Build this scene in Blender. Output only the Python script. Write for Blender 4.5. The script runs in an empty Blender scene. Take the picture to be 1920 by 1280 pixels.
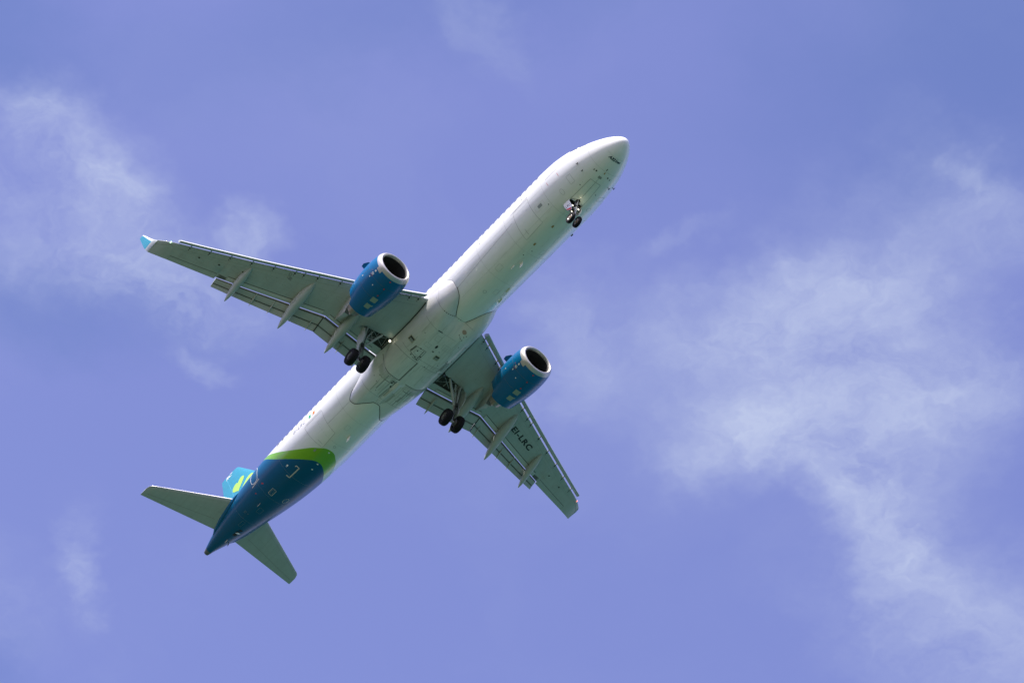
import bpy, bmesh, math, random
import numpy as np
from mathutils import Vector, Matrix
R = math.radians
scene = bpy.context.scene
COL = scene.collection
random.seed(4)

# ------------------------------------------------------------------ camera
# x right / image down / view axes of the camera, in world space
RIGHT = Vector((0.618799, 0.783225, 0.060385))
DOWN = Vector((-0.586943, 0.512073, -0.627119))
FWD = Vector((-0.522097, 0.352618, 0.776579))
cam = bpy.data.cameras.new('camera'); cam_o = bpy.data.objects.new('camera', cam); COL.objects.link(cam_o)
cam.sensor_fit = 'HORIZONTAL'; cam.sensor_width = 36; cam.lens = 113.9155
cam.clip_start = 1; cam.clip_end = 60000
m = Matrix.Identity(4)
for i in range(3):
    m[i][0] = RIGHT[i]; m[i][1] = -DOWN[i]; m[i][2] = -FWD[i]
CAM_LOC = Vector((0, 0, 1.7))
cam_o.matrix_world = Matrix.Translation(CAM_LOC) @ m
scene.camera = cam_o

# the airliner flies over the photographer on approach, 2.5 degrees nose up
PITCH = R(2.5)
RP = Matrix.Rotation(-PITCH, 4, 'Y')
AIR = Matrix.Translation(CAM_LOC - Vector((90.92911485, -68.31217827, -160.96705029))) @ RP

# ------------------------------------------------------------------ light
sun_dir = Vector((0.29, -0.495, 0.82)).normalized()      # towards the sun
SUN_EL = math.asin(sun_dir.z); SUN_AZ = math.atan2(sun_dir.x, sun_dir.y)
sl = bpy.data.lights.new('sun', 'SUN'); sl.energy = 4.8; sl.angle = R(0.53); sl.color = (1, .95, .88)
so = bpy.data.objects.new('sun', sl); COL.objects.link(so)
so.rotation_euler = sun_dir.to_track_quat('Z', 'Y').to_euler()
so.location = (0, 0, 400)

SKY_STRENGTH = 0.15
SKY_TINT = (.97, .775, 1.04)
world = bpy.data.worlds.new('World'); scene.world = world; world.use_nodes = True
WN = world.node_tree.nodes; WL = world.node_tree.links; WN.clear()
def wn(t, **k):
    n = WN.new(t)
    for a, b in k.items(): setattr(n, a, b)
    return n
def wmath(op, a, b=None, clamp=False):
    n = wn('ShaderNodeMath', operation=op, use_clamp=clamp)
    for i, v in enumerate((a, b)):
        if v is None: continue
        if isinstance(v, (int, float)): n.inputs[i].default_value = v
        else: WL.new(v, n.inputs[i])
    return n.outputs[0]
sky = wn('ShaderNodeTexSky', sky_type='NISHITA'); sky.sun_disc = False
sky.sun_elevation = SUN_EL; sky.sun_rotation = SUN_AZ; sky.altitude = 0
sky.air_density = 1.0; sky.dust_density = 1.6; sky.ozone_density = 1.0
tint = wn('ShaderNodeMix', data_type='RGBA', blend_type='MULTIPLY'); tint.inputs[0].default_value = 1
WL.new(sky.outputs[0], tint.inputs[6]); tint.inputs[7].default_value = (*SKY_TINT, 1)
# (hue drifts slightly: bluer in clear gaps, darker for painted-in lens vignetting)
# thin high cloud: a flat layer, looked up where the view ray meets it (x/z, y/z)
tc = wn('ShaderNodeTexCoord'); sep = wn('ShaderNodeSeparateXYZ'); WL.new(tc.outputs['Generated'], sep.inputs[0])
zz = wmath('MAXIMUM', sep.outputs[2], 0.02)
comb = wn('ShaderNodeCombineXYZ'); WL.new(wmath('DIVIDE', sep.outputs[0], zz), comb.inputs[0]); WL.new(wmath('DIVIDE', sep.outputs[1], zz), comb.inputs[1])
def wnoise(scale, detail, rough, dist=0.0, vec=None):
    n = wn('ShaderNodeTexNoise'); n.inputs['Scale'].default_value = scale; n.inputs['Detail'].default_value = detail
    n.inputs['Roughness'].default_value = rough; n.inputs['Distortion'].default_value = dist
    WL.new(vec if vec else comb.outputs[0], n.inputs['Vector']); return n
warp = wnoise(26, 4, .6)
wsub = wn('ShaderNodeVectorMath', operation='SUBTRACT'); WL.new(warp.outputs['Color'], wsub.inputs[0]); wsub.inputs[1].default_value = (.5, .5, .5)
wsc = wn('ShaderNodeVectorMath', operation='SCALE'); WL.new(wsub.outputs[0], wsc.inputs[0]); wsc.inputs[3].default_value = .055
wadd = wn('ShaderNodeVectorMath', operation='ADD'); WL.new(comb.outputs[0], wadd.inputs[0]); WL.new(wsc.outputs[0], wadd.inputs[1])
CLOUDS = [(-0.7074, 0.2436, 1.26, 0.0127, 0.0127, 0.6), (-0.7094, 0.2718, 1.762, 0.0291, 0.0171, 0.8), (-0.7135, 0.2882, 1.593, 0.0114, 0.0114, 0.5), (-0.7452, 0.293, 1.134, 0.0383, 0.0216, 0.7), (-0.7476, 0.3225, 1.603, 0.0237, 0.0158, 0.5), (-0.6996, 0.3417, 0.251, 0.0136, 0.0093, 0.8), (-0.7361, 0.348, 1.238, 0.0288, 0.0123, 0.6), (-0.7594, 0.3668, 1.454, 0.0123, 0.006, 0.5), (-0.8934, 0.3962, 2.418, 0.0251, 0.0088, 0.85), (-0.742, 0.2405, 1.5, 0.02, 0.01, 0.35), (-0.93, 0.372, 1.9, 0.03, 0.02, 0.3), (-0.596, 0.522, 0.426, 0.028, 0.0156, 0.6), (-0.5599, 0.5344, 0.197, 0.0504, 0.0247, 0.7), (-0.5808, 0.5589, 1.301, 0.0377, 0.0234, 0.8), (-0.646, 0.5601, 0.555, 0.0291, 0.0154, 1.0), (-0.6177, 0.5923, 1.394, 0.0331, 0.0214, 1.0), (-0.6447, 0.6227, 2.021, 0.0356, 0.0138, 0.9), (-0.6702, 0.6945, 1.668, 0.0518, 0.0293, 0.95), (-0.5008, 0.5517, 1.681, 0.0347, 0.011, 0.5), (-0.572, 0.6021, 1.504, 0.0274, 0.02, 0.5), (-0.6437, 0.4582, 1.858, 0.0223, 0.0141, 0.5), (-0.6698, 0.4903, 1.71, 0.0222, 0.0125, 0.5), (-0.6361, 0.5205, 1.959, 0.0375, 0.0184, 0.5), (-0.5649, 0.3541, 1.761, 0.0181, 0.0088, 0.38), (-0.5888, 0.4695, 0.301, 0.0146, 0.0049, 0.3), (-0.4954, 0.5273, 1.402, 0.012, 0.0046, 0.3)]
total = None; soft = None
for x, y, ang, a, b, s in CLOUDS:
    if y < .42: s *= .80
    elif s > .45: s *= .82; a *= 1.12; b *= 1.2
    mp = wn('ShaderNodeMapping', vector_type='TEXTURE')
    mp.inputs['Location'].default_value = (x, y, 0); mp.inputs['Rotation'].default_value = (0, 0, ang); mp.inputs['Scale'].default_value = (a * 1.75, b * 1.75, 1)
    WL.new(wadd.outputs[0], mp.inputs[0])
    ln = wn('ShaderNodeVectorMath', operation='LENGTH'); WL.new(mp.outputs[0], ln.inputs[0])
    mr = wn('ShaderNodeMapRange', interpolation_type='SMOOTHERSTEP'); WL.new(ln.outputs['Value'], mr.inputs[0])
    for i, v in enumerate((0, 1.25, s, 0)): mr.inputs[i + 1].default_value = v
    if y < .42: total = mr.outputs[0] if total is None else wmath('ADD', total, mr.outputs[0])
    else: soft = mr.outputs[0] if soft is None else wmath('ADD', soft, mr.outputs[0])
fine = wnoise(25, 9, .58, .5, wadd.outputs[0])
broad = wnoise(9, 3, .5)
wisp = wnoise(70, 8, .55, 1.2, wadd.outputs[0])
tex = wmath('ADD', wmath('ADD', wmath('MULTIPLY', fine.outputs[0], .62), wmath('MULTIPLY', wisp.outputs[0], .22)), wmath('MULTIPLY', broad.outputs[0], .3))
tex = wmath('MULTIPLY', wmath('SUBTRACT', tex, .36), 4.4)
cl = wmath('MULTIPLY', wmath('MINIMUM', total, 1.3), wmath('MAXIMUM', tex, 0.0))
cl = wmath('ADD', cl, wmath('MULTIPLY', wmath('MINIMUM', soft, 1.25), wmath('ADD', wmath('MULTIPLY', wmath('MAXIMUM', tex, 0.0), .74), .28)))
cmr = wn('ShaderNodeMapRange', interpolation_type='LINEAR'); WL.new(cl, cmr.inputs[0])
for i, v in enumerate((0.0, 1.7, 0, .62)): cmr.inputs[i + 1].default_value = v
CLOUD_COL = (2.55, 2.85, 3.5)
CLEAR_VIGNETTE = [(-.425, .505, .3, .14, .08, 1.0), (-.69, .185, 1.2, .08, .045, 1.0), (-.55, .34, .55, .16, .035, .55), (-1.0, .40, 2.0, .12, .05, .6), (-.80, .27, 1.0, .12, .03, .7), (-.47, .63, 1.6, .09, .03, .6)]  # clear sky gaps, tinted to paint in lens corner darkening too
ctot = None
for x, y, ang, a, b, s in CLEAR_VIGNETTE:
    mp = wn('ShaderNodeMapping', vector_type='TEXTURE')
    mp.inputs['Location'].default_value = (x, y, 0); mp.inputs['Rotation'].default_value = (0, 0, ang); mp.inputs['Scale'].default_value = (a, b, 1)
    WL.new(wadd.outputs[0], mp.inputs[0]); ln = wn('ShaderNodeVectorMath', operation='LENGTH'); WL.new(mp.outputs[0], ln.inputs[0])
    mr = wn('ShaderNodeMapRange', interpolation_type='SMOOTHERSTEP'); WL.new(ln.outputs['Value'], mr.inputs[0])
    for i, v in enumerate((0, 1.5, s, 0)): mr.inputs[i + 1].default_value = v
    ctot = mr.outputs[0] if ctot is None else wmath('ADD', ctot, mr.outputs[0])
clr = wn('ShaderNodeMix', data_type='RGBA', blend_type='MULTIPLY'); WL.new(wmath('MINIMUM', ctot, 1.0), clr.inputs[0]); WL.new(tint.outputs[2], clr.inputs[6]); clr.inputs[7].default_value = (.74, .85, .88, 1)
veil = wn('ShaderNodeMix', data_type='RGBA'); vmr = wn('ShaderNodeMapRange', interpolation_type='SMOOTHSTEP'); WL.new(wnoise(6.5, 5, .55, .3, wadd.outputs[0]).outputs[0], vmr.inputs[0])
for i, v in enumerate((.42, .75, 0, .05)): vmr.inputs[i + 1].default_value = v
WL.new(vmr.outputs[0], veil.inputs[0]); WL.new(clr.outputs[2], veil.inputs[6]); veil.inputs[7].default_value = (*CLOUD_COL, 1)
cmix = wn('ShaderNodeMix', data_type='RGBA'); WL.new(cmr.outputs[0], cmix.inputs[0]); WL.new(veil.outputs[2], cmix.inputs[6]); cmix.inputs[7].default_value = (*CLOUD_COL, 1)
bg = wn('ShaderNodeBackground'); bg.inputs[1].default_value = SKY_STRENGTH; WL.new(cmix.outputs[2], bg.inputs[0])
wo = wn('ShaderNodeOutputWorld'); WL.new(bg.outputs[0], wo.inputs[0])

scene.view_settings.view_transform = 'Standard'; scene.view_settings.look = 'None'
scene.view_settings.exposure = 0.8; scene.view_settings.gamma = 1

# ------------------------------------------------------------------ materials
def mat(name, col, rough=.5, metal=0., coat=0., spec=.5, emis=None, noise=0., nscale=3., coat_rough=.06):
    mt = bpy.data.materials.new(name); mt.use_nodes = True
    nt = mt.node_tree; b = nt.nodes['Principled BSDF']
    b.inputs['Base Color'].default_value = (*col, 1); b.inputs['Roughness'].default_value = rough; b.inputs['Metallic'].default_value = metal
    b.inputs['Coat Weight'].default_value = coat; b.inputs['Coat Roughness'].default_value = coat_rough
    b.inputs['Specular IOR Level'].default_value = spec
    if emis: b.inputs['Emission Color'].default_value = (*emis[0], 1); b.inputs['Emission Strength'].default_value = emis[1]
    if noise:
        t = nt.nodes.new('ShaderNodeTexCoord'); mp = nt.nodes.new('ShaderNodeMapping'); mp.inputs['Scale'].default_value = (.35, 1.4, 1.4)
        n = nt.nodes.new('ShaderNodeTexNoise'); n.inputs['Scale'].default_value = nscale; n.inputs['Detail'].default_value = 6; n.inputs['Roughness'].default_value = .65
        nt.links.new(t.outputs['Object'], mp.inputs[0]); nt.links.new(mp.outputs[0], n.inputs['Vector'])
        mr = nt.nodes.new('ShaderNodeMapRange'); nt.links.new(n.outputs[0], mr.inputs[0])
        for i, v in enumerate((.3, .72, 1 - noise, 1.0)): mr.inputs[i + 1].default_value = v
        mx = nt.nodes.new('ShaderNodeMix'); mx.data_type = 'RGBA'; mx.blend_type = 'MULTIPLY'; mx.inputs[0].default_value = 1
        mx.inputs[6].default_value = (*col, 1); nt.links.new(mr.outputs[0], mx.inputs[7]); nt.links.new(mx.outputs[2], b.inputs['Base Color'])
        mr2 = nt.nodes.new('ShaderNodeMapRange'); nt.links.new(n.outputs[0], mr2.inputs[0])
        for i, v in enumerate((.3, .7, rough * 1.25, rough * .8)): mr2.inputs[i + 1].default_value = v
        nt.links.new(mr2.outputs[0], b.inputs['Roughness'])
    return mt
WHITE = (.78, .80, .75)
TEAL = (.0004, .098, .215)
CYAN = (.011, .27, .345)
M = dict(
    white=mat('white_paint', WHITE, .3, coat=.5, noise=.05),
    fairing=mat('white_belly_paint', (.68, .69, .66), .36, coat=.35, noise=.16, nscale=2.2),
    grey=mat('grey_wing_paint', (.43, .475, .465), .42, coat=.15, noise=.14, nscale=2.),
    flapgrey=mat('grey_flap_paint', (.43, .465, .45), .45, noise=.12, nscale=3.),
    teal=mat('teal_paint', (.0004, .116, .275), .28, coat=.12, spec=.22),
    cyan=mat('cyan_paint', CYAN, .3, coat=.4),
    green=mat('lime_paint', (.40, .68, .06), .35, coat=.3),
    lip=mat('bare_lip_metal', (.47, .465, .43), .42, metal=.6),
    slatlip=mat('bare_leading_edge_metal', (.72, .72, .70), .36, metal=.5),
    metal=mat('gear_steel', (.42, .43, .44), .4, metal=.5, noise=.3, nscale=9),
    geargrey=mat('gear_grey_paint', (.45, .47, .47), .45, noise=.2, nscale=6),
    core=mat('nozzle_metal', (.36, .32, .27), .42, metal=.7, noise=.3, nscale=5),
    dark=mat('dark_recess', (.012, .014, .014), .7),
    bay=mat('bay_structure', (.06, .07, .065), .7, noise=.5, nscale=8),
    fan=mat('fan_blade_metal', (.014, .014, .016), .45, metal=.4),
    duct=mat('acoustic_liner', (.022, .022, .025), .6),
    tyre=mat('tyre_rubber', (.008, .0075, .009), .8, spec=.25, noise=.3, nscale=12),
    rim=mat('wheel_rim_paint', (.55, .52, .45), .4, metal=.3),
    gold=mat('brake_bronze', (.40, .26, .09), .4, metal=.6),
    line=mat('panel_seam', (.27, .29, .28), .7),
    seam=mat('dark_seal_and_shade', (.035, .04, .038), .7),
    black=mat('black_lettering', (.012, .013, .015), .5),
    navy=mat('dark_blue_lettering', (.012, .035, .06), .5),
    glass=mat('window_glass', (.02, .025, .03), .05, coat=1.),
    red=mat('red_marking', (.55, .03, .03), .5),
    orange=mat('orange_paint', (.62, .20, .02), .5),
    flaggreen=mat('flag_green_paint', (.0, .36, .16), .5),
    amber=mat('amber_antenna', (.36, .20, .05), .5),
    marking=mat('pale_marking', (.75, .77, .72), .5),
    placard=mat('pale_placard', (.25, .31, .26), .5),
    dark_grey=mat('soot_and_shade_grey', (.13, .14, .13), .8),
    lamp=mat('lit_lamp_glass', (1, 1, 1), .2, emis=((1, .93, .72), 1.4)),
    navgreen=mat('lit_green_lamp', (.6, 1, .7), .2, emis=((.55, 1, .6), 2)),
    navred=mat('red_lamp', (.9, .35, .25), .2, emis=((1, .3, .2), .8)),
    warm=mat('faint_stain', (.56, .52, .46), .6),
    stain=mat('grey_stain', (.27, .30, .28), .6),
)
# ------------------------------------------------------------------ mesh helper
class MB:
    def __init__(s): s.v = []; s.f = []; s.m = []; s.uv = {}
    def add(s, vs, fs, mi=0):
        o = len(s.v); s.v += [tuple(v) for v in vs]
        for f in fs: s.f.append(tuple(i + o for i in f)); s.m.append(mi)
        return o
    def loft(s, rings, mi=0, closed=True, cap=(True, True), mif=None):
        n = len(rings[0]); vs = [p for r in rings for p in r]; fs = []; ms = []
        for i in range(len(rings) - 1):
            for j in range(n if closed else n - 1):
                k = (j + 1) % n
                fs.append((i * n + j, i * n + k, (i + 1) * n + k, (i + 1) * n + j)); ms.append(mif(i, j) if mif else mi)
        if cap[0]: fs.append(tuple(range(n))[::-1]); ms.append(mi)
        if cap[1]: fs.append(tuple((len(rings) - 1) * n + j for j in range(n))); ms.append(mi)
        o = len(s.v); s.v += [tuple(v) for v in vs]
        for f, q in zip(fs, ms): s.f.append(tuple(i + o for i in f)); s.m.append(q)
    def tube(s, p0, p1, r0, r1=None, n=12, mi=0, cap=True):
        r1 = r0 if r1 is None else r1
        p0 = Vector(p0); p1 = Vector(p1); d = (p1 - p0).normalized()
        a = d.orthogonal().normalized(); b = d.cross(a)
        rg = [[p + (a * math.cos(t) + b * math.sin(t)) * r for t in [2 * math.pi * k / n for k in range(n)]] for p, r in ((p0, r0), (p1, r1))]
        s.loft(rg, mi, cap=(cap, cap))
    def path(s, pts, r, n=10, mi=0):
        for a, b in zip(pts[:-1], pts[1:]): s.tube(a, b, r, r, n, mi)
    def revolve(s, c, ax, prof, n=40, mi=0, mif=None, closed_prof=False):
        """prof = [(distance along ax, radius)]"""
        c = Vector(c); ax = Vector(ax).normalized(); a = ax.orthogonal().normalized(); b = ax.cross(a)
        rg = [[c + ax * x + (a * math.cos(t) + b * math.sin(t)) * max(r, 1e-4) for t in [2 * math.pi * k / n for k in range(n)]] for x, r in prof]
        s.loft(rg, mi, cap=(False, False), mif=mif)
    def hexa(s, P, mi=0):
        """8 corners: bottom 0-3, top 4-7"""
        s.add(P, [(3, 2, 1, 0), (4, 5, 6, 7), (0, 1, 5, 4), (1, 2, 6, 5), (2, 3, 7, 6), (3, 0, 4, 7)], mi)
    def box(s, c, d, mi=0, rot=None):
        c = Vector(c); P = []
        for z in (-1, 1):
            for x, y in ((-1, -1), (1, -1), (1, 1), (-1, 1)):
                q = Vector((x * d[0] / 2, y * d[1] / 2, z * d[2] / 2))
                P.append(c + (rot @ q if rot else q))
        s.hexa(P, mi)
    def ribbon(s, P, N, w, mi=0, closed=False):
        P = [Vector(p) for p in P]; N = [Vector(q) for q in N]; vs = []; n = len(P)
        for i in range(n):
            a = P[i - 1] if (i > 0 or closed) else P[i]; b = P[(i + 1) % n] if (i < n - 1 or closed) else P[i]
            t = (b - a).normalized(); sd = N[i].cross(t).normalized() * (w / 2)
            vs += [P[i] - sd, P[i] + sd]
        fs = [(2 * i, 2 * i + 1, 2 * i + 3, 2 * i + 2) for i in range(n - 1)]
        if closed: fs.append((2 * n - 2, 2 * n - 1, 1, 0))
        s.add(vs, fs, mi)
    # ---- decals on a parametric surface surf(u, v, off) -> (P, N)
    def line(s, surf, uv, w=.02, off=.004, mi=0, n=8, closed=False):
        P = []; N = []
        seq = uv + [uv[0]] if closed else uv
        for (a, b) in zip(seq[:-1], seq[1:]):
            for k in range(n):
                t = k / n; p, q = surf(a[0] + (b[0] - a[0]) * t, a[1] + (b[1] - a[1]) * t, off); P.append(p); N.append(q)
        if not closed:
            p, q = surf(seq[-1][0], seq[-1][1], off); P.append(p); N.append(q)
        s.ribbon(P, N, w, mi, closed)
    def quad(s, surf, c, n=4, k=4, off=.004, mi=0):
        vs = []
        for i in range(n + 1):
            for j in range(k + 1):
                x, y = i / n, j / k
                u = (c[0][0] * (1 - x) + c[1][0] * x) * (1 - y) + (c[3][0] * (1 - x) + c[2][0] * x) * y
                v = (c[0][1] * (1 - x) + c[1][1] * x) * (1 - y) + (c[3][1] * (1 - x) + c[2][1] * x) * y
                vs.append(surf(u, v, off)[0])
        s.add(vs, [(i * (k + 1) + j, (i + 1) * (k + 1) + j, (i + 1) * (k + 1) + j + 1, i * (k + 1) + j + 1) for i in range(n) for j in range(k)], mi)
    def disc(s, surf, u, v, ru, rv, off=.005, mi=0, n=16):
        vs = [surf(u, v, off)[0]] + [surf(u + ru * math.cos(2 * math.pi * k / n), v + rv * math.sin(2 * math.pi * k / n), off)[0] for k in range(n)]
        s.add(vs, [(0, 1 + k, 1 + (k + 1) % n) for k in range(n)], mi)
    def text(s, tx, fmap, mi=0, bold=0.012, cut=None):
        vs, fs = text2d(tx, bold, cut)
        s.add([fmap(x, y) for x, y in vs], fs, mi)
    def build(s, name, mats, parent=None, smooth=True, angle=32, recalc=True, link=True):
        me = bpy.data.meshes.new(name); me.from_pydata(s.v, [], s.f)
        for q in mats: me.materials.append(M[q] if isinstance(q, str) else q)
        me.polygons.foreach_set('material_index', s.m)
        bm = bmesh.new(); bm.from_mesh(me)
        if recalc: bmesh.ops.recalc_face_normals(bm, faces=bm.faces[:])
        for f in bm.faces: f.smooth = smooth
        for e in bm.edges:
            if len(e.link_faces) == 2 and e.calc_face_angle(0) > R(angle): e.smooth = False
        bm.to_mesh(me); bm.free(); me.update()
        o = bpy.data.objects.new(name, me); COL.objects.link(o)
        if parent: o.parent = parent
        return o
def merge_into(o, mb, mats):
    n0 = len(o.data.materials)
    for q in mats: o.data.materials.append(M[q] if isinstance(q, str) else q)
    bm = bmesh.new(); bm.from_mesh(o.data); vs = [bm.verts.new(v) for v in mb.v]
    for f, mi in zip(mb.f, mb.m):
        fc = bm.faces.new([vs[i] for i in f]); fc.material_index = n0 + mi; fc.smooth = True
    bm.to_mesh(o.data); bm.free()
_tc = {}
def text2d(tx, bold, cut):
    key = (tx, bold, cut)
    if key in _tc: return _tc[key]
    cu = bpy.data.curves.new('t', 'FONT'); cu.body = tx; cu.size = 1; cu.offset = bold; cu.resolution_u = 4; cu.space_character = 1.14 if tx == 'EI-LRC' else 1.0
    ob = bpy.data.objects.new('t', cu); COL.objects.link(ob)
    dg = bpy.context.evaluated_depsgraph_get()
    me = bpy.data.meshes.new_from_object(ob.evaluated_get(dg))
    bm = bmesh.new(); bm.from_mesh(me)
    xs = [v.co.x for v in bm.verts]; ys = [v.co.y for v in bm.verts]
    x0, x1, y0, y1 = min(xs), max(xs), min(ys), max(ys)
    for v in bm.verts: v.co = ((v.co.x - x0) / (x1 - x0), (v.co.y - y0) / (y1 - y0), 0)
    if cut:
        for k in range(1, cut):
            bmesh.ops.bisect_plane(bm, geom=bm.verts[:] + bm.edges[:] + bm.faces[:], plane_co=(k / cut, 0, 0), plane_no=(1, 0, 0))
        for k in (1, 2, 3):
            bmesh.ops.bisect_plane(bm, geom=bm.verts[:] + bm.edges[:] + bm.faces[:], plane_co=(0, k / 4, 0), plane_no=(0, 1, 0))
    bm.verts.index_update()
    r = ([(v.co.x, v.co.y) for v in bm.verts], [tuple(v.index for v in f.verts) for f in bm.faces])
    bm.free(); bpy.data.objects.remove(ob); bpy.data.curves.remove(cu); bpy.data.meshes.remove(me)
    _tc[key] = r; return r
def boolean_cut(o, cutter):
    md = o.modifiers.new('b', 'BOOLEAN'); md.operation = 'DIFFERENCE'; md.object = cutter; md.solver = 'EXACT'
    dg = bpy.context.evaluated_depsgraph_get(); dg.update()
    me = bpy.data.meshes.new_from_object(o.evaluated_get(dg), preserve_all_data_layers=True, depsgraph=dg)
    o.modifiers.clear(); old = o.data; nm = old.name; o.data = me; bpy.data.meshes.remove(old); me.name = nm
    bpy.data.objects.remove(cutter)
def interp(tab, x):                                   # monotone cubic
    n = len(tab)
    if x <= tab[0][0]: return tab[0][1]
    if x >= tab[-1][0]: return tab[-1][1]
    k = 0
    while tab[k + 1][0] < x: k += 1
    dl = lambda i: (tab[i + 1][1] - tab[i][1]) / (tab[i + 1][0] - tab[i][0])
    def mm(i):
        if i == 0: return dl(0)
        if i == n - 1: return dl(n - 2)
        a, b = dl(i - 1), dl(i)
        return 0. if a * b <= 0 else 2 * a * b / (a + b)
    h = tab[k + 1][0] - tab[k][0]; t = (x - tab[k][0]) / h
    return ((2*t**3 - 3*t*t + 1) * tab[k][1] + (t**3 - 2*t*t + t) * h * mm(k) + (-2*t**3 + 3*t*t) * tab[k + 1][1] + (t**3 - t*t) * h * mm(k + 1))
def lin(tab, x): return float(np.interp(x, [t[0] for t in tab], [t[1] for t in tab]))
def sstep(t): t = min(max(t, 0), 1); return t * t * (3 - 2 * t)

# ------------------------------------------------------------------ setting (below the camera; it lights the belly)
def plane_obj(name, pts, m_, z):
    me = bpy.data.meshes.new(name); me.from_pydata([(x, y, z) for x, y in pts], [], [tuple(range(len(pts)))]); me.materials.append(m_)
    o = bpy.data.objects.new(name, me); COL.objects.link(o); o['kind'] = 'structure'; return o
def ground_mat(name, c1, c2, scale, rough):
    mt = bpy.data.materials.new(name); mt.use_nodes = True; nt = mt.node_tree; b = nt.nodes['Principled BSDF']
    t = nt.nodes.new('ShaderNodeTexCoord'); n = nt.nodes.new('ShaderNodeTexNoise'); n.inputs['Scale'].default_value = scale; n.inputs['Detail'].default_value = 8
    r = nt.nodes.new('ShaderNodeValToRGB'); r.color_ramp.elements[0].color = (*c1, 1); r.color_ramp.elements[1].color = (*c2, 1)
    r.color_ramp.elements[0].position = .35; r.color_ramp.elements[1].position = .65
    nt.links.new(t.outputs['Object'], n.inputs['Vector']); nt.links.new(n.outputs[0], r.inputs[0]); nt.links.new(r.outputs[0], b.inputs['Base Color'])
    b.inputs['Roughness'].default_value = rough
    return mt
S = 30000
plane_obj('ground', [(-S, -S), (S, -S), (S, S), (-S, S)], ground_mat('grass_field', (.029, .047, .0155), (.045, .061, .022), .02, .9), 0)
plane_obj('water', [(-S, 60), (S, 60), (S, S), (-S, S)], ground_mat('sea_surface', (.006, .054, .044), (.010, .071, .056), .004, .12), .05)

# ------------------------------------------------------------------ the airliner: s = metres aft of the nose, y = port, z = up
W_ = [(0,0),(.1,.285),(.3,.50),(.7,.79),(1.2,1.06),(2.0,1.37),(3.0,1.65),(4.0,1.82),(5.2,1.94),(6.5,1.975),(31.0,1.975),(33,1.94),(35,1.85),(37,1.67),(39,1.40),(41,1.06),(43,.58),(44.2,.26),(44.5,.18)]
T_ = [(0,-.65),(.1,-.38),(.3,-.17),(.7,.14),(1.2,.43),(2.0,.84),(2.6,1.13),(3.2,1.46),(4.0,1.79),(5.0,2.0),(6.5,2.07),(31,2.07),(33,2.04),(36,1.94),(39,1.76),(41.5,1.48),(43.5,1.12),(44.5,.90)]
B_ = [(0,-.65),(.1,-.92),(.3,-1.09),(.7,-1.33),(1.2,-1.52),(2.0,-1.75),(3.0,-1.92),(4.2,-2.03),(5.5,-2.07),(29.8,-2.07),(31,-2.05),(33,-1.89),(35,-1.60),(37,-1.20),(39,-.76),(41,-.29),(43,.24),(44.2,.51),(44.5,.54)]
sq = lambda tab: [(math.sqrt(a), b) for a, b in tab]
Wq, Tq, Bq = sq(W_), sq(T_), sq(B_)
_sc = {}
def sec(s):
    k = round(s, 4)
    if k not in _sc:
        u = math.sqrt(max(s, 0)); _sc[k] = (interp(Wq, u), interp(Tq, u), interp(Bq, u))
    return _sc[k]
def fus_p(s, th):
    w, t, b = sec(s); h = (t - b) / 2
    return Vector((-s, w * math.sin(th), (t + b) / 2 - h * math.cos(th)))
def fus(s, deg, off=0.):
    th = R(deg); p = fus_p(s, th); s = min(max(s, .02), 44.45)
    ds = fus_p(s + .02, th) - fus_p(s - .02, th); dt = fus_p(s, th + .01) - fus_p(s, th - .01)
    n = dt.cross(ds).normalized()
    w, t, b = sec(s)
    if n.dot(Vector((0, math.sin(th), -math.cos(th)))) < 0: n = -n
    return p + n * off, n

root = bpy.data.objects.new('airliner', None); COL.objects.link(root); root.matrix_world = AIR
root['label'] = 'white and teal twin-engine airliner with its landing gear down, flying overhead'
root['category'] = 'airliner'

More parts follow.
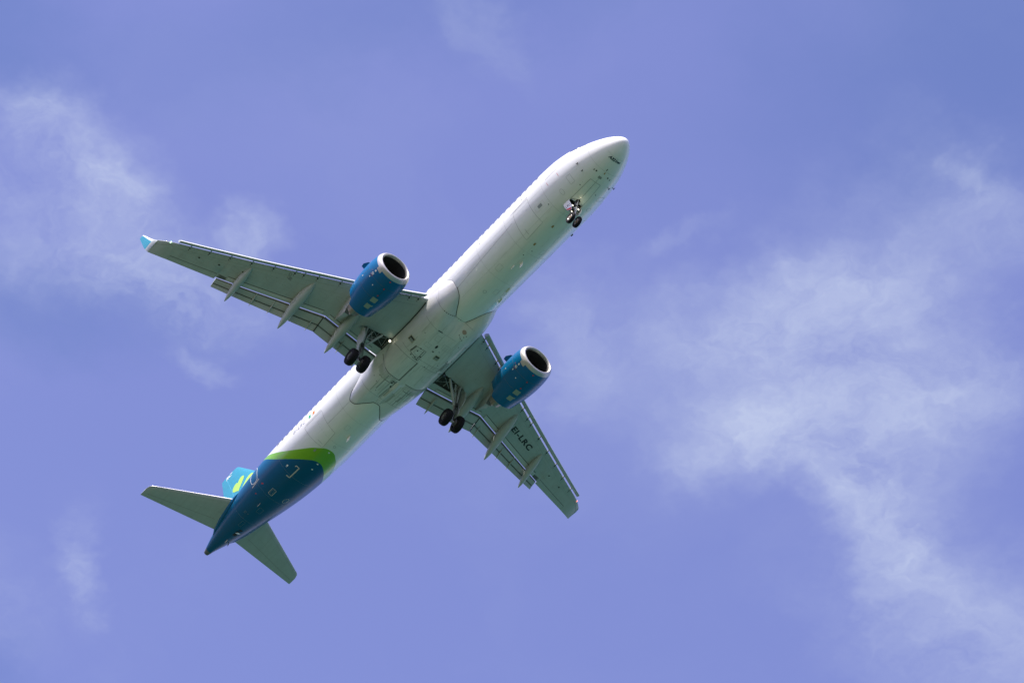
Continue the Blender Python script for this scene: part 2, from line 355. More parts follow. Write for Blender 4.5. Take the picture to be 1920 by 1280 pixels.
# fuselage skin, livery by its UV (u = s/45, v = angle from the keel / 180)
ss = [.0008, .004, .012, .03, .06] + list(np.arange(.1, 1.2, .1)) + list(np.arange(1.2, 6.6, .2)) + list(np.arange(6.8, 29.6, .6)) + list(np.arange(29.8, 44.1, .25)) + [44.12]
NT = 120
mb = MB()
rings = [[fus_p(s, 2 * math.pi * k / NT) for k in range(NT)] for s in ss]
mb.loft(rings, 0)
liv = bpy.data.materials.new('fuselage_livery'); liv.use_nodes = True
def livery():
    nt = liv.node_tree; N = nt.nodes; L = nt.links; b = N['Principled BSDF']
    uv = N.new('ShaderNodeUVMap'); uv.uv_map = 'UVMap'; sp = N.new('ShaderNodeSeparateXYZ'); L.new(uv.outputs[0], sp.inputs[0])
    def curve(tab):
        c = N.new('ShaderNodeFloatCurve'); L.new(sp.outputs[1], c.inputs[1]); cu = c.mapping.curves[0]
        pts = [(a / 180, v / 45) for a, v in tab]
        cu.points[0].location = pts[0]; cu.points[1].location = pts[-1]
        for p in pts[1:-1]: cu.points.new(*p)
        c.mapping.update(); return c.outputs[0]
    def gt(a, bb):
        q = N.new('ShaderNodeMath'); q.operation = 'GREATER_THAN'; L.new(a, q.inputs[0]); L.new(bb, q.inputs[1]); return q.outputs[0]
    g = gt(sp.outputs[0], curve([(0, 30.0), (10, 30.08), (20, 30.4), (30, 30.8), (42, 31.5), (66, 32.95), (93, 34.4), (130, 36), (180, 37.3)]))
    t = gt(sp.outputs[0], curve([(0, 31.33), (8, 31.38), (22, 31.8), (40, 32.58), (68, 33.97), (96, 35.1), (130, 36.6), (180, 38)]))
    # faint dirt: long streaks + joint lines
    tcn = N.new('ShaderNodeTexCoord'); mp = N.new('ShaderNodeMapping'); mp.inputs['Scale'].default_value = (.16, 1.5, 1.5); L.new(tcn.outputs['Object'], mp.inputs[0])
    no = N.new('ShaderNodeTexNoise'); no.inputs['Scale'].default_value = 2.2; no.inputs['Detail'].default_value = 7; no.inputs['Roughness'].default_value = .6; L.new(mp.outputs[0], no.inputs['Vector'])
    mr = N.new('ShaderNodeMapRange'); L.new(no.outputs[0], mr.inputs[0])
    for i, v in enumerate((.35, .7, .93, 1.0)): mr.inputs[i + 1].default_value = v
    def mix(f, a, c, mode='MIX'):
        q = N.new('ShaderNodeMix'); q.data_type = 'RGBA'; q.blend_type = mode
        for i, v in ((0, f), (6, a), (7, c)):
            if hasattr(v, 'links'): L.new(v, q.inputs[i])
            elif i == 0: q.inputs[0].default_value = v
            else: q.inputs[i].default_value = (*v, 1)
        return q.outputs[2]
    c = mix(g, WHITE, (.19, .47, .004)); c = mix(t, c, TEAL); c = mix(1.0, c, mr.outputs[0], 'MULTIPLY')
    L.new(c, b.inputs['Base Color']); b.inputs['Roughness'].default_value = .28; sw = N.new('ShaderNodeMapRange'); L.new(t, sw.inputs[0]); sw.inputs[3].default_value = .4; sw.inputs[4].default_value = .15; L.new(sw.outputs[0], b.inputs['Specular IOR Level'])
    cw = N.new('ShaderNodeMapRange'); L.new(t, cw.inputs[0]); cw.inputs[3].default_value = .55; cw.inputs[4].default_value = .10; L.new(cw.outputs[0], b.inputs['Coat Weight']); b.inputs['Coat Roughness'].default_value = .05
livery()
fuselage = mb.build('fuselage', [liv, 'dark'], root)
me = fuselage.data; uvl = me.uv_layers.new(name='UVMap')
co = np.empty(len(me.vertices) * 3); me.vertices.foreach_get('co', co); co = co.reshape(-1, 3)
uvv = []
for x, y, z in co:
    w, t, b = sec(-x); h = (t - b) / 2
    uvv.append((-x / 45, abs(math.atan2(y / max(w, 1e-4), -(z - (t + b) / 2) / max(h, 1e-4))) / math.pi))
uvv = np.array(uvv); li = np.empty(len(me.loops), dtype=int); me.loops.foreach_get('vertex_index', li)
uvl.data.foreach_set('uv', uvv[li].ravel())
# open nose wheel well behind the closed forward doors
c = MB(); pl = [(4.45, -.13), (4.78, -.13), (4.78, -.44), (5.5, -.44), (5.5, .44), (4.78, .44), (4.78, .13), (4.45, .13)]
c.add([(-s_, y_, -2.6) for s_, y_ in pl] + [(-s_, y_, -1.5) for s_, y_ in pl], [tuple(range(8)), tuple(range(15, 7, -1))] + [(i, (i + 1) % 8, 8 + (i + 1) % 8, 8 + i) for i in range(8)], 1)
boolean_cut(fuselage, c.build('cut', [liv, 'dark'], root))

# seams and small markings on the skin: one surface pattern mesh
mb = MB(); LI, SE, RD, AM, MK, NV, ST, WM = range(8)
def l(uv, w=.018, mi=LI, n=8, closed=False): mb.line(fus, uv, w, .004, mi, n, closed)
l([(7.28, -77.5), (8.93, -74.2)], .02, LI); l([(9.0, -58), (15., -45)], .016, LI, 30)
l([(15, 45), (9, 58)], .016, LI, 30)
for s in (2.05, 5.95, 9.6, 12.3, 27.0, 29.3, 33.6, 36.3, 39.4): l([(s, -100), (s, 100)], .008, ST, 40)
for q in (-27, 27, -66, 66): l([(6.0, q), (15.0, q)], .006, ST, 40)
random.seed(21)
for k in range(70): mb.disc(fus, random.uniform(2.5, 30), random.uniform(-60, 60), .014, .4, .005, ST, 6)
for k in range(26):
    a_ = random.uniform(5.5, 13.5); q = random.uniform(-30, 30); l([(a_, q), (a_ + random.uniform(.3, 1.4), q)], random.uniform(.008, .02), 10, 4)
for a_, b_, q0, q1 in ((8.9, 9.3, 20, 30), (11.4, 11.9, -22, -12), (5.9, 6.3, 12, 22), (13.0, 13.4, 8, 16), (27.6, 28.0, -12, -4), (37.6, 38.1, -10, 2), (39.6, 40.2, -14, -4)): l([(a_, q0), (a_, q1), (b_, q1), (b_, q0)], .010, ST, 4, True)
l([(1.02, -40), (1.02, 40)], .007, ST, 24)                             # radome joint
l([(4.47, -79.5), (5.53, -75.9)], .025, LI); l([(26.27, -40), (28.6, -40)], .016, LI); l([(26.27, 40), (28.6, 40)], .016, LI)
for sd in (1, -1):
    l([(4.55, sd * 70), (4.51, sd * 61)], .022, RD); l([(5.5, sd * 68), (5.45, sd * 60)], .022, RD)
    l([(3.77, sd * 50), (3.77, sd * 32), (4.1, sd * 32), (4.1, sd * 50)], .014, ST, 6, True)
    l([(4.88 + .13 * math.cos(a), sd * 33 + 6 * math.sin(a)) for a in np.linspace(0, 6.28, 13)[:-1]], .014, ST, 2, True)
mb.quad(fus, [(6.5, -46), (6.85, -46), (6.85, -40.5), (6.5, -40.5)], 3, 3, .004, ST)
l([(6.3, -48), (7.1, -48), (7.1, -37.5), (6.3, -37.5)], .01, WM, 5, True)
mb.quad(fus, [(2.46, -4.2), (2.62, -4.2), (2.62, 4.6), (2.46, 4.6)], 3, 3, .004, ST)
l([(2.62, 0), (2.92, 0)], .016, LI, 4)
l([(1.84, 2), (1.98, 2.2)], .05, SE, 3); mb.quad(fus, [(2.1, 1.8), (2.24, 1.8), (2.24, 4.6), (2.1, 4.6)], 2, 2, .004, AM)
for sd in (-17, 17.8): mb.disc(fus, 2.335, sd, .055, 2.0, .006, SE)
for s, d in ((2.37, -23), (2.4, 26)): mb.quad(fus, [(s - .05, d - 1), (s + .05, d - 1), (s + .05, d + 1), (s - .05, d + 1)], 1, 1, .006, SE)
for s, d in ((2.96, -58.8), (3.69, -19.9), (3.69, 19.9), (7.76, -85), (12.0, -82), (6.13, -34), (9.87, -2), (9.32, 4.7)): mb.disc(fus, s, d, .035, 1.1, .005, SE, 10)
for s, d in ((7.06, -.4), (8.8, -1.2)): mb.quad(fus, [(s - .1, d - 1.6), (s + .1, d - 1.6), (s + .1, d + 1.6), (s - .1, d + 1.6)], 2, 2, .005, AM)
for s, d, r in ((13.61, -5, .11), (29.59, .6, .09)): l([(s + r * math.cos(a), d + r * 28 * math.sin(a)) for a in np.linspace(0, 6.28, 17)[:-1]], .02, LI, 1, True)
# tail markings
l([(32.78, -25.5), (32.66, -24.5), (32.66, -17.8), (33.79, -17.4), (33.82, -25)], .07, WM, 5)
l([(35.46, -24.2), (35.45, -14), (36.07, -13.5), (36.05, -23.4)], .028, WM, 5, True); l([(35.57, -21.5), (35.57, -16.5), (35.95, -16.2), (35.95, -21)], .012, ST, 4, True)
l([(35.75, 13), (35.5, 18), (35.6, 22), (35.95, 23), (36.1, 17.5), (36.0, 13.5)], .028, WM, 4, True)
for s, d in ((31.47, 1.1), (32.08, 1.4), (30.2, .8)): mb.disc(fus, s, d, .06, 1.9, .006, MK, 12); 
mb.quad(fus, [(30.6, -23.5), (30.85, -23.5), (30.85, -20.5), (30.6, -20.5)], 2, 2, .005, ST); mb.quad(fus, [(33.15, -39), (33.3, -39), (33.3, -36), (33.15, -36)], 2, 2, .005, MK); l([(33.36, -39.5), (33.36, -36)], .02, MK, 3)
l([(36.0, -49), (35.85, -46)], .09, RD, 3); l([(37.0, -43), (36.9, -40.5)], .07, RD, 3)
l([(38.78, -20), (38.78, -17)], .02, ST, 3); l([(38.7, -30), (38.9, -30), (38.9, -26), (38.7, -26)], .012, ST, 3, True)
# aft door outline, white, on teal
l([(36.22, -104), (36.05, -92), (36.1, -74), (36.2, -66), (36.45, -63), (36.75, -63.5), (36.92, -68), (36.94, -80), (36.9, -92), (36.85, -104)], .045, MK, 6)
l([(36.0, -62), (36.98, -58.5)], .07, WM, 4)
# flag and line under the windows
l([(30.37, -72.8), (28.7, -73)], .02, LI, 12); l([(30.37, 72.8), (28.7, 73)], .02, LI, 12)
merge_into(fuselage, mb, ['line', 'seam', 'red', 'amber', 'marking', 'navy', 'stain', 'warm', 'flaggreen', 'orange', mat('faint_streak', (.62, .64, .61), .5)])

for sd in (-1, 1):
    d = MB()
    for a_, mi_ in ((29.86, 0), (29.65, 1), (29.44, 2)): d.quad(fus, [(a_ + .105, sd * 87.5), (a_ - .105, sd * 87.5), (a_ - .105, sd * 80), (a_ + .105, sd * 80)], 2, 4, .005, mi_)
    d.build('national_flag', ['flaggreen', 'marking', 'orange'], fuselage, recalc=False)
# lettering on the fuselage
mb = MB()
def nose_txt(x, y, a, b, h): return fus(1.262 - y * h - .0 * x, a + (b - a) * (x + .1 * y), .006)[0]
mb.text('A321', lambda x, y: nose_txt(x, y, -22, 8.5, .185), 0, .055, 8)
mb.text('neo', lambda x, y: nose_txt(x, y, 10, 26, .12), 0, .04, 5)
mb.build('type_lettering', ['navy'], fuselage, recalc=False)
for sd in (-1, 1):
    mb = MB()
    mb.text('EI-LRC', lambda x, y: fus((31.68 - 1.28 * (x + .05 * y)) if sd < 0 else (30.4 + 1.28 * (x + .05 * y)), sd * (79.6 + 7.6 * y), .006)[0], 0, .0, 8)
    mb.build('registration_lettering', [mat('faded_lettering', (.16, .19, .24), .5) if sd < 0 else bpy.data.materials['faded_lettering']], fuselage, recalc=False)

# doors in the belly
def door(name, corners, mats_=('white', 'line'), seam=.018, seams=(), parent=None, surf=fus, n=8, off=.005, rnd=None):
    d = MB(); d.quad(surf, corners, n, n, off, 0); d.line(surf, corners, seam, off + .003, 1, 8, True)
    for q in seams: d.line(surf, q, seam, off + .004, 1, 6)
    return d.build(name, list(mats_), parent or fuselage, recalc=False)
door('cargo_door', [(7.3, -74), (7.27, -19), (8.92, -17), (8.68, -74)], seams=[[(8.49, -33), (8.53, -21.5)]])
door('cargo_door', [(28.62, -40 - 30), (28.69, -18), (30.15, -15.6), (30.5, -70)], ('white', 'line'), seams=[[(29.98, -32), (29.98, -20)]])
for sd in (-1, 1):
    door('nose_gear_door', [(2.95, 0), (2.95, sd * 13.5), (4.78, sd * 13.8), (4.45, 0)], ('white', 'line'), .022, n=6)
# cabin windows
def window(s, z, sd, wd=.25, ht=.36):
    wv = []; c0 = math.degrees(math.acos(-z / 2.07))
    mbw = MB(); n = 20
    pts = []
    for k in range(n):
        a = 2 * math.pi * k / n
        cx = math.copysign(abs(math.cos(a)) ** .6, math.cos(a)) * wd / 2; cz = math.copysign(abs(math.sin(a)) ** .6, math.sin(a)) * ht / 2
        pts.append((cx, math.degrees(math.acos(max(-1, min(1, -(z + cz) / 2.07)))) * sd))
    return pts
wproto = {}
for sd in (-1, 1):
    for k in range(52):
        s = 6.35 + .5334 * k
        if 12.3 < s < 13.3 or 26.2 < s < 26.9: continue
        if sd not in wproto:
            pts = window(0, .56, sd); mw = MB()
            cc = fus_p(15, R(math.degrees(math.acos(-.56 / 2.07)) * sd))
            P = [fus(15 + q[0], q[1], .004)[0] + Vector((15, 0, 0)) for q in pts]
            ctr = Vector((0, 0, 0))
            for p in P: ctr += p / len(P)
            ctr = fus(15, math.degrees(math.acos(-.56 / 2.07)) * sd, .004)[0] + Vector((15, 0, 0))
            inner = [ctr + (p - ctr) * .78 for p in P]
            mw.add([ctr] + inner, [(0, 1 + i, 1 + (i + 1) % 20) for i in range(20)], 0)
            mw.add(P + inner, [(i, (i + 1) % 20, 20 + (i + 1) % 20, 20 + i) for i in range(20)], 1)
            o = mw.build('cabin_window', ['glass', 'stain'], fuselage, recalc=False); wproto[sd] = o
        else:
            o = wproto[sd].copy(); COL.objects.link(o); o.parent = fuselage
        o.location = (-s, 0, 0)
# cockpit glazing
mb = MB()
for sd in (-1, 1):
    for a, b, lo, hi in ((1.75, 2.35, 128, 172), (2.2, 2.75, 112, 128), (2.85, 3.4, 108, 126)):
        mb.quad(fus, [(a, sd * lo), (b, sd * lo), (b + .25, sd * hi), (a + .25, sd * hi)], 4, 6, .006, 0)
mb.build('cockpit_window', ['glass'], fuselage, recalc=False)
# antennas, probes, drain masts
def blade(name, s, deg, L=.35, h=.28, t=.03, mt='marking', sweep=.12):
    p, n = fus(s, deg, -.01); d = MB(); ax = Vector((-1, 0, 0)); sdv = n.cross(ax).normalized()
    rg = []
    for k, (hh, x0, x1, tt) in enumerate(((0, 0, L, t), (h, sweep + L * .1, L * .92 + sweep, t * .5))):
        b = p + n * hh
        rg.append([b + ax * (x0 + (x1 - x0) * q) + sdv * (tt * w) for q, w in ((0, 0), (.3, .5), (.7, .4), (1, 0), (.7, -.4), (.3, -.5))])
    d.loft(rg, 0); return d.build(name, [mt], fuselage)
blade('blade_antenna', 10.25, 6.5, .32, .30); blade('blade_antenna', 10.8, -.3, .40, .10, .04, 'marking', 0)
blade('drain_mast', 12.5, 29, .42, .09, .05, 'marking', .05); blade('drain_mast', 13.5, 35, .42, .10, .06, 'marking', .05)
blade('blade_antenna', 28.1, 6.3, .40, .32); blade('blade_antenna', 37.2, -17.6, .45, .06, .04, 'warm', 0); blade('blade_antenna', 7.3, 62, .22, .07, .02, 'dark_grey', 0)
blade('drain_mast', 42.0, 7.5, .35, .07, .03, 'warm', 0); blade('blade_antenna', 42.3, 35, .2, .1, .03, 'dark_grey')
for s, d_, in ((2.97, 38), (3.0, 57), (2.97, -38), (3.0, -57)):
    p, n = fus(s, d_, 0); d = MB(); d.tube(p, p + n * .10, .025, .02, 8, 0); d.tube(p + n * .10 + Vector((.12, 0, 0)), p + n * .10 + Vector((-.06, 0, 0)), .016, .02, 8, 0)
    d.build('pitot_probe', ['seam'], fuselage)
# tail cone end: power unit exhaust, air inlet flap
d = MB(); d.loft([[fus_p(s, 2 * math.pi * k / 40) for k in range(40)] for s in (44.12, 44.3, 44.5)], 0, cap=(False, False))
e = [fus_p(44.5, 2 * math.pi * k / 40) for k in range(40)]; ce = sum((Vector(p) for p in e), Vector()) / 40
d.loft([e, [ce + (p - ce) * .82 for p in e], [ce + (p - ce) * .8 + Vector((.3, 0, 0)) for p in e]], 1, cap=(False, True))
d.build('exhaust_cone', ['dark_grey', 'dark'], fuselage)
d = MB(); d.quad(fus, [(40.75, 1), (41.35, 1), (41.35, 15), (40.75, 15)], 4, 4, .005, 0); d.quad(fus, [(40.45, 2.5), (40.62, 2.5), (40.62, 15), (40.45, 15)], 2, 4, .006, 0)
p0 = fus(41.0, 2, .02)[0]; p1 = fus(41.0, 15, .02)[0]; n0 = fus(41, 8, 0)[1]; q0 = fus(40.68, 3, .13)[0]; q1 = fus(40.68, 14, .13)[0]
d.add([p0, p1, q1, q0], [(0, 1, 2, 3)], 1)
d.build('inlet_flap', ['dark', 'marking'], fuselage, recalc=False)

# ------------------------------------------------------------------ belly fairing
SF = [(0, 16.45), (10, 16.3), (18, 15.88), (26, 15.38), (35, 15.02), (47, 14.86), (58, 14.86), (68, 15.06), (74, 15.4), (80, 15.9), (88, 16.6), (100, 17.5)]
SR = [(0, 24.97), (7, 25.03), (11, 25.2), (19, 25.55), (32, 26.12), (40, 26.2), (49, 25.85), (55, 25.2), (62, 24.6), (70, 24.1), (80, 23.6), (100, 23.0)]
def fair_h(s, deg):
    a = abs(deg); sf = interp(SF, a); sr = interp(SR, a)
    if s <= sf or s >= sr: return 0.
    w, t, b = sec(s); th = R(a); y = w * math.sin(th); z = (t + b) / 2 - (t - b) / 2 * math.cos(th)
    phi = math.atan2(y, -z) if z < 0 else math.pi / 2 + math.atan2(z, y)
    rf = math.hypot(y, z); n = 2.9
    A = 2.16; Bz = 2.5
    rt = ((math.sin(phi) / A) ** n + (abs(math.cos(phi)) / Bz) ** n) ** (-1 / n)
    if a > 75: rt = rf + (rt - rf) * (1 - sstep((a - 75) / 25))
    # the well doors are a shallow bulge that ends in a curved step
    arc = 22.35 - .5 * max(0, a - 22) ** 2 / 400
    rt -= .11 * sstep((s - arc) / .4) * (1 - sstep((a - 48) / 12)) * sstep(a / 6)
    rt -= .10 * sstep((s - 23.0) / 2.5)
    h = max(rt - rf, .03)
    La = 1.9 if a < 70 else 1.5; Lb = 3.0
    f = min((s - sf) / La, 1); g = min((sr - s) / Lb, 1)
    ef = 1 - (1 - f) ** 2.2; eg = 1 - (1 - g) ** 2.0
    return h * ef * eg
def fair_p(s, th_deg):
    p = fus_p(s, R(th_deg)); h = fair_h(s, th_deg)
    r = math.hypot(p.y, p.z)
    return Vector((p.x, p.y * (1 + h / r), p.z * (1 + h / r)))
def fair(s, deg, off=0.):
    p = fair_p(s, deg); ds = fair_p(s + .02, deg) - fair_p(s - .02, deg); dt = fair_p(s, deg + .5) - fair_p(s, deg - .5)
    n = dt.cross(ds).normalized()
    if n.dot(Vector((0, math.sin(R(deg)), -math.cos(R(deg))))) < 0: n = -n
    return p + n * off, n
mb = MB(); NA = 128; NS = 110; rings = []
for i in range(NS + 1):
    q = i / NS; ring = []
    for k in range(NA + 1):
        dg_ = -98 + 196 * k / NA; sf = interp(SF, abs(dg_)); sr = interp(SR, abs(dg_))
        e = .5 - .5 * math.cos(math.pi * q); e = .5 * e + .5 * q
        s = sf + (sr - sf) * e
        p = fair_p(s, dg_)
        if i in (0, NS): p = fus(s, dg_, -.01)[0]
        ring.append(p)
    rings.append(ring)
mb.loft(rings, 0, closed=False, cap=(False, False))
fairing = mb.build('belly_fairing', ['fairing'], root, angle=60)
mb = MB()
def fl(uv, w=.018, mi=0, n=8, closed=False, off=.005): mb.line(fair, uv, w, off, mi, n, closed)
def yz(s, y):            # belly point by its lateral offset
    lo, hi = -75., 75.
    for _ in range(40):
        md = (lo + hi) / 2
        if fair_p(s, md).y < y: lo = md
        else: hi = md
    return (s, lo)
def fy(pts, *a, **k): fl([yz(*p) for p in pts], *a, **k)
for sd in (1, -1):
    mb.line(fus, [(interp(SF, a) - .02, sd * a) for a in np.linspace(11, 48, 22)], .042, .01, 1, 2)
    mb.line(fus, [(interp(SF, a) - .02, sd * a) for a in np.linspace(50, 74, 12)], .02, .01, 0, 2)
    mb.line(fus, [(interp(SR, a) + .015, sd * a) for a in np.linspace(0, 52, 30)], .045, .008, 1, 2)
    fy([(20.75, sd * 2.0), (20.53, sd * 1.7), (20.47, sd * 1.3), (20.45, sd * .16)], .03, 0, 8)
    fy([(21.9, sd * 1.9), (22.05, sd * 1.72), (22.2, sd * 1.45), (22.31, sd * 1.09), (22.29, sd * .25)], .035, 1, 8)
    fy([(22.95, sd * 1.35), (22.9, sd * .5)], .035, 1, 6); fy([(20.05, sd * 1.7), (20.1, sd * 1.0), (20.13, sd * .04)], .022, 0, 8)
    fy([(24.42, sd * 1.7), (24.42, sd * .02)], .022, 0, 14)
fy([(15.95 + .3, -2.0), (16.29, -1.2)], .016, 0); fl([(16.0, -75), (16.0, -60), (16.3, -40)], .014, 0)
fy([(16.29, -1.4), (16.29, 1.15)], .022, 0, 14); fl([(16.3, 40), (16.1, 60)], .014, 0)
fy([(17.53, -1.75), (17.6, -.84)], .018, 0, 8); fy([(17.6, -.84), (17.56, 1.5)], .014, 2, 8)
fy([(17.59, -.72), (17.58, -.39)], .07, 1, 3)
for k in range(9): mb.disc(fair, *yz(16.29, -1.25 + .16 * k), .03, .8, .008, 1, 8)
fl([(20.45, -4.6), (22.9, -6.5)], .05, 1, 12); fl([(20.45, -3.4), (22.3, -4.5)], .018, 0, 12); fl([(22.9, -7), (24.4, -8)], .028, 1, 10); fl([(22.6, -12), (24.3, -13)], .02, 0, 10)
fy([(22.4, -.42), (22.9, -.42)], .12, 1, 3); fy([(22.62, -.35), (22.75, -.28)], .15, 2, 2); fy([(23.05, -.32), (23.2, -.27)], .10, 1, 2)
fy([(19.46, -.95), (19.38, -.3), (20.31, -.3), (20.04, -1.06)], .025, 1, 6, True); fy([(19.62, -.86), (19.56, -.42), (20.05, -.42), (19.95, -.88)], .016, 0, 6, True)
fy([(19.45, -1.02), (20.0, -1.1)], .06, 1, 5); fy([(19.45, -.42), (20.3, -.42)], .035, 1, 8); fy([(20.3, -.3), (20.3, -.75)], .03, 1, 5)
for a, b in ((20.18, -.6), (20.2, -.9), (19.7, -.75), (19.95, -.35), (19.42, -.7)): mb.disc(fair, *yz(a, b), .05, 1.2, .008, 1, 8)
s_, d_ = yz(18.67, -.03); mb.disc(fair, s_, d_, .14, 1.8, .006, 1, 14); mb.disc(fair, *yz(19.11, .02), .055, 1.5, .006, 1, 10)
mb.disc(fair, *yz(16.75, .69), .14, 3.4, .005, 3, 14)
for a, b in ((17.04, .86), (17.18, .67), (17.1, .55), (17.3, .9), (16.9, .95), (17.25, .75)): mb.disc(fair, *yz(a, b), .03, .8, .006, 1, 8)
# row of louvres on the port side and odd hatch outlines
for k in range(13):
    a = 19.42 + .065 * k; mb.line(fair, [yz(a, 1.33), yz(a, 1.47)], .03, .006, 1 if k % 2 else 2, 2)
fy([(19.35, 1.30), (20.3, 1.30)], .02, 1, 8); fy([(19.35, 1.5), (20.3, 1.5)], .014, 0, 8)
random.seed(8)
for k in range(26):
    a = random.uniform(19.2, 20.7); b = random.choice((1.22, 1.28, 1.55, 1.6)) + random.uniform(-.03, .03); mb.disc(fair, *yz(a, b), .022, .6, .006, 1, 6)
for a0, a1, b0, b1 in ((18.2, 18.6, .25, .75), (18.75, 19.05, -.75, -.35), (20.2, 20.6, .5, .95), (17.9, 18.3, -.5, -.15), (23.2, 23.5, .55, .95), (24.6, 24.85, -.2, .1), (17.0, 17.5, -.5, -.5), (21.0, 21.5, .9, 1.3)):
    fy([(a0, b0), (a0, b1), (a1, b1), (a1, b0)], .012, 2, 4, True)
for a, b in ((23.55, .2), (20.4, .35), (18.9, .35), (18.35, -1.2), (23.9, .7), (24.05, -.8), (17.9, 1.1), (19.85, .95), (23.3, -1.5), (23.45, -1.2)): mb.disc(fair, *yz(a, b), .028, .8, .006, 1, 8)
# dirt streaks trailing aft of the wells
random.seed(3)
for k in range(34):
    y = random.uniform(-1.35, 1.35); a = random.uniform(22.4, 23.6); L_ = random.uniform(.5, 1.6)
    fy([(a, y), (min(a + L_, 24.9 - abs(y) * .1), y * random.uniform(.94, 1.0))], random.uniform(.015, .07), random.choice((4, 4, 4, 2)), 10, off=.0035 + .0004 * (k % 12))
for k in range(110):                                                  # grime that also paints in the step's shade behind the well doors
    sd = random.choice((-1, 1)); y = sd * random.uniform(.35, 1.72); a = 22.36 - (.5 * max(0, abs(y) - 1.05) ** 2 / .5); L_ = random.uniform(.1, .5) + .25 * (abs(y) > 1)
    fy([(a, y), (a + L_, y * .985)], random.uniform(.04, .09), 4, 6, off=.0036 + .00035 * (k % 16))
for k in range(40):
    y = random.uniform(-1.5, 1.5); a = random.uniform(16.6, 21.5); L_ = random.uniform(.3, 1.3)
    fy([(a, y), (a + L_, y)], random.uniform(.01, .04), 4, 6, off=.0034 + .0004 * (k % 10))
mb.build('belly_marking', ['line', 'seam', 'stain', mat('brown_stain', (.36, .27, .22), .7), mat('dirt_and_step_shade', (.47, .50, .46), .6)], fairing, recalc=False)
for yy in (-1.48, .5):                                                # ram air inlets: framed recesses
    d = MB(); cs = [yz(19.2, yy - .16), yz(19.2, yy + .16), yz(19.55, yy + .16), yz(19.55, yy - .16)]
    d.quad(fair, cs, 3, 3, .008, 0); d.line(fair, cs, .05, .014, 1, 4, True)
    d.quad(fair, [yz(19.34, yy - .10), yz(19.34, yy + .13), yz(19.53, yy + .13), yz(19.53, yy - .10)], 2, 2, .012, 2)
    d.build('air_inlet', ['seam', mat('inlet_frame', (.45, .44, .34), .6), 'stain'], fairing, recalc=False)
d = MB(); d.add([fair(*yz(17.75, 1.55), .006)[0], fair(*yz(17.95, 1.75), .006)[0], fair(*yz(18.05, 1.5), .006)[0]], [(0, 1, 2)], 0); d.build('naca_inlet', ['dark_grey'], fairing, recalc=False)

# ------------------------------------------------------------------ wings
ZR = [(0, -1.30), (2, -1.22), (5, -.95), (8.2, -.5), (11.7, .04), (13, .28), (16, .86), (16.6, 1.02), (17.1, 1.28)]
def zref(y): return interp(ZR, abs(y))
def wle(y): y = abs(y); return 17.06 + .562 * (y - 2.3) + (.30 * ((y - 16.1) / 1.0) ** 2 if y > 16.1 else 0)
def gap(y): return lin([(0, 22.55), (2, 22.48), (6.2, 22.30), (12.98, 25.0)], abs(y))
def wte(y):
    y = abs(y)
    return gap(y) if y <= 12.985 else lin([(12.99, 25.17), (15.9, 26.22), (16.6, 26.52), (17.1, 26.82)], y)
def wth(y): return lin([(0, .95), (2.3, .78), (6.3, .46), (12, .27), (16.5, .15), (17.1, .11)], abs(y))
def naca(t): return 10 * (.2969 * math.sqrt(t) - .126 * t - .3516 * t * t + .2843 * t ** 3 - .1015 * t ** 4)
def wpt(y, t, up):
    T = wth(y); a = wle(y); b = wte(y); base = zref(y) + T * (.30 * (1 - t) + .04 * t); f = naca(t)
    return Vector((-(a + (b - a) * t), y, base + (.62 * T * f if up else -.33 * T * f)))
def wlow(s, y, off=0.):
    def P(s, y):
        a = wle(y); b = wte(y); return wpt(y, min(max((s - a) / (b - a), 0.0005), 1), False)
    p = P(s, y); n = (P(s + .03, y) - P(s - .03, y)).cross(P(s, y + .03) - P(s, y - .03)).normalized()
    if n.z > 0: n = -n
    return p + n * off, n
TT = [0, .004, .015, .035, .07, .12, .2, .3, .42, .55, .68, .8, .9, 1]
def wing_ring(y): return [wpt(y, t, False) for t in TT[::-1]] + [wpt(y, t, True) for t in TT[1:]]
FL = dict()
def canoe(parent, nose, tip, y_, midz, wmax, hmax, name='flap_track_fairing'):
    """nose / tip = (s, y, z); droops with the flap"""
    d = MB(); rg = []; n = 20
    for k in range(25):
        t = k / 24; s = nose[0] + (tip[0] - nose[0]) * t; y = nose[1] + (tip[1] - nose[1]) * t
        w = wmax * (math.sin(math.pi * min(t * .98 + .01, 1) ** .92) ** .68) * (1 - .12 * t); h = hmax * (math.sin(math.pi * min(t * .98 + .01, 1) ** .97) ** .64)
        z = interp([(0, nose[2]), (.5, midz), (1, tip[2])], t)
        rg.append([Vector((-s, y + w * math.copysign(abs(math.cos(a)) ** .9, math.cos(a)), z + h * math.copysign(abs(math.sin(a)) ** .8, math.sin(a)))) for a in [2 * math.pi * j / n for j in range(n)]])
    d.loft(rg, 0)
    # small joint line between fixed and moving half
    return d.build(name, ['flapgrey'], parent, angle=50)
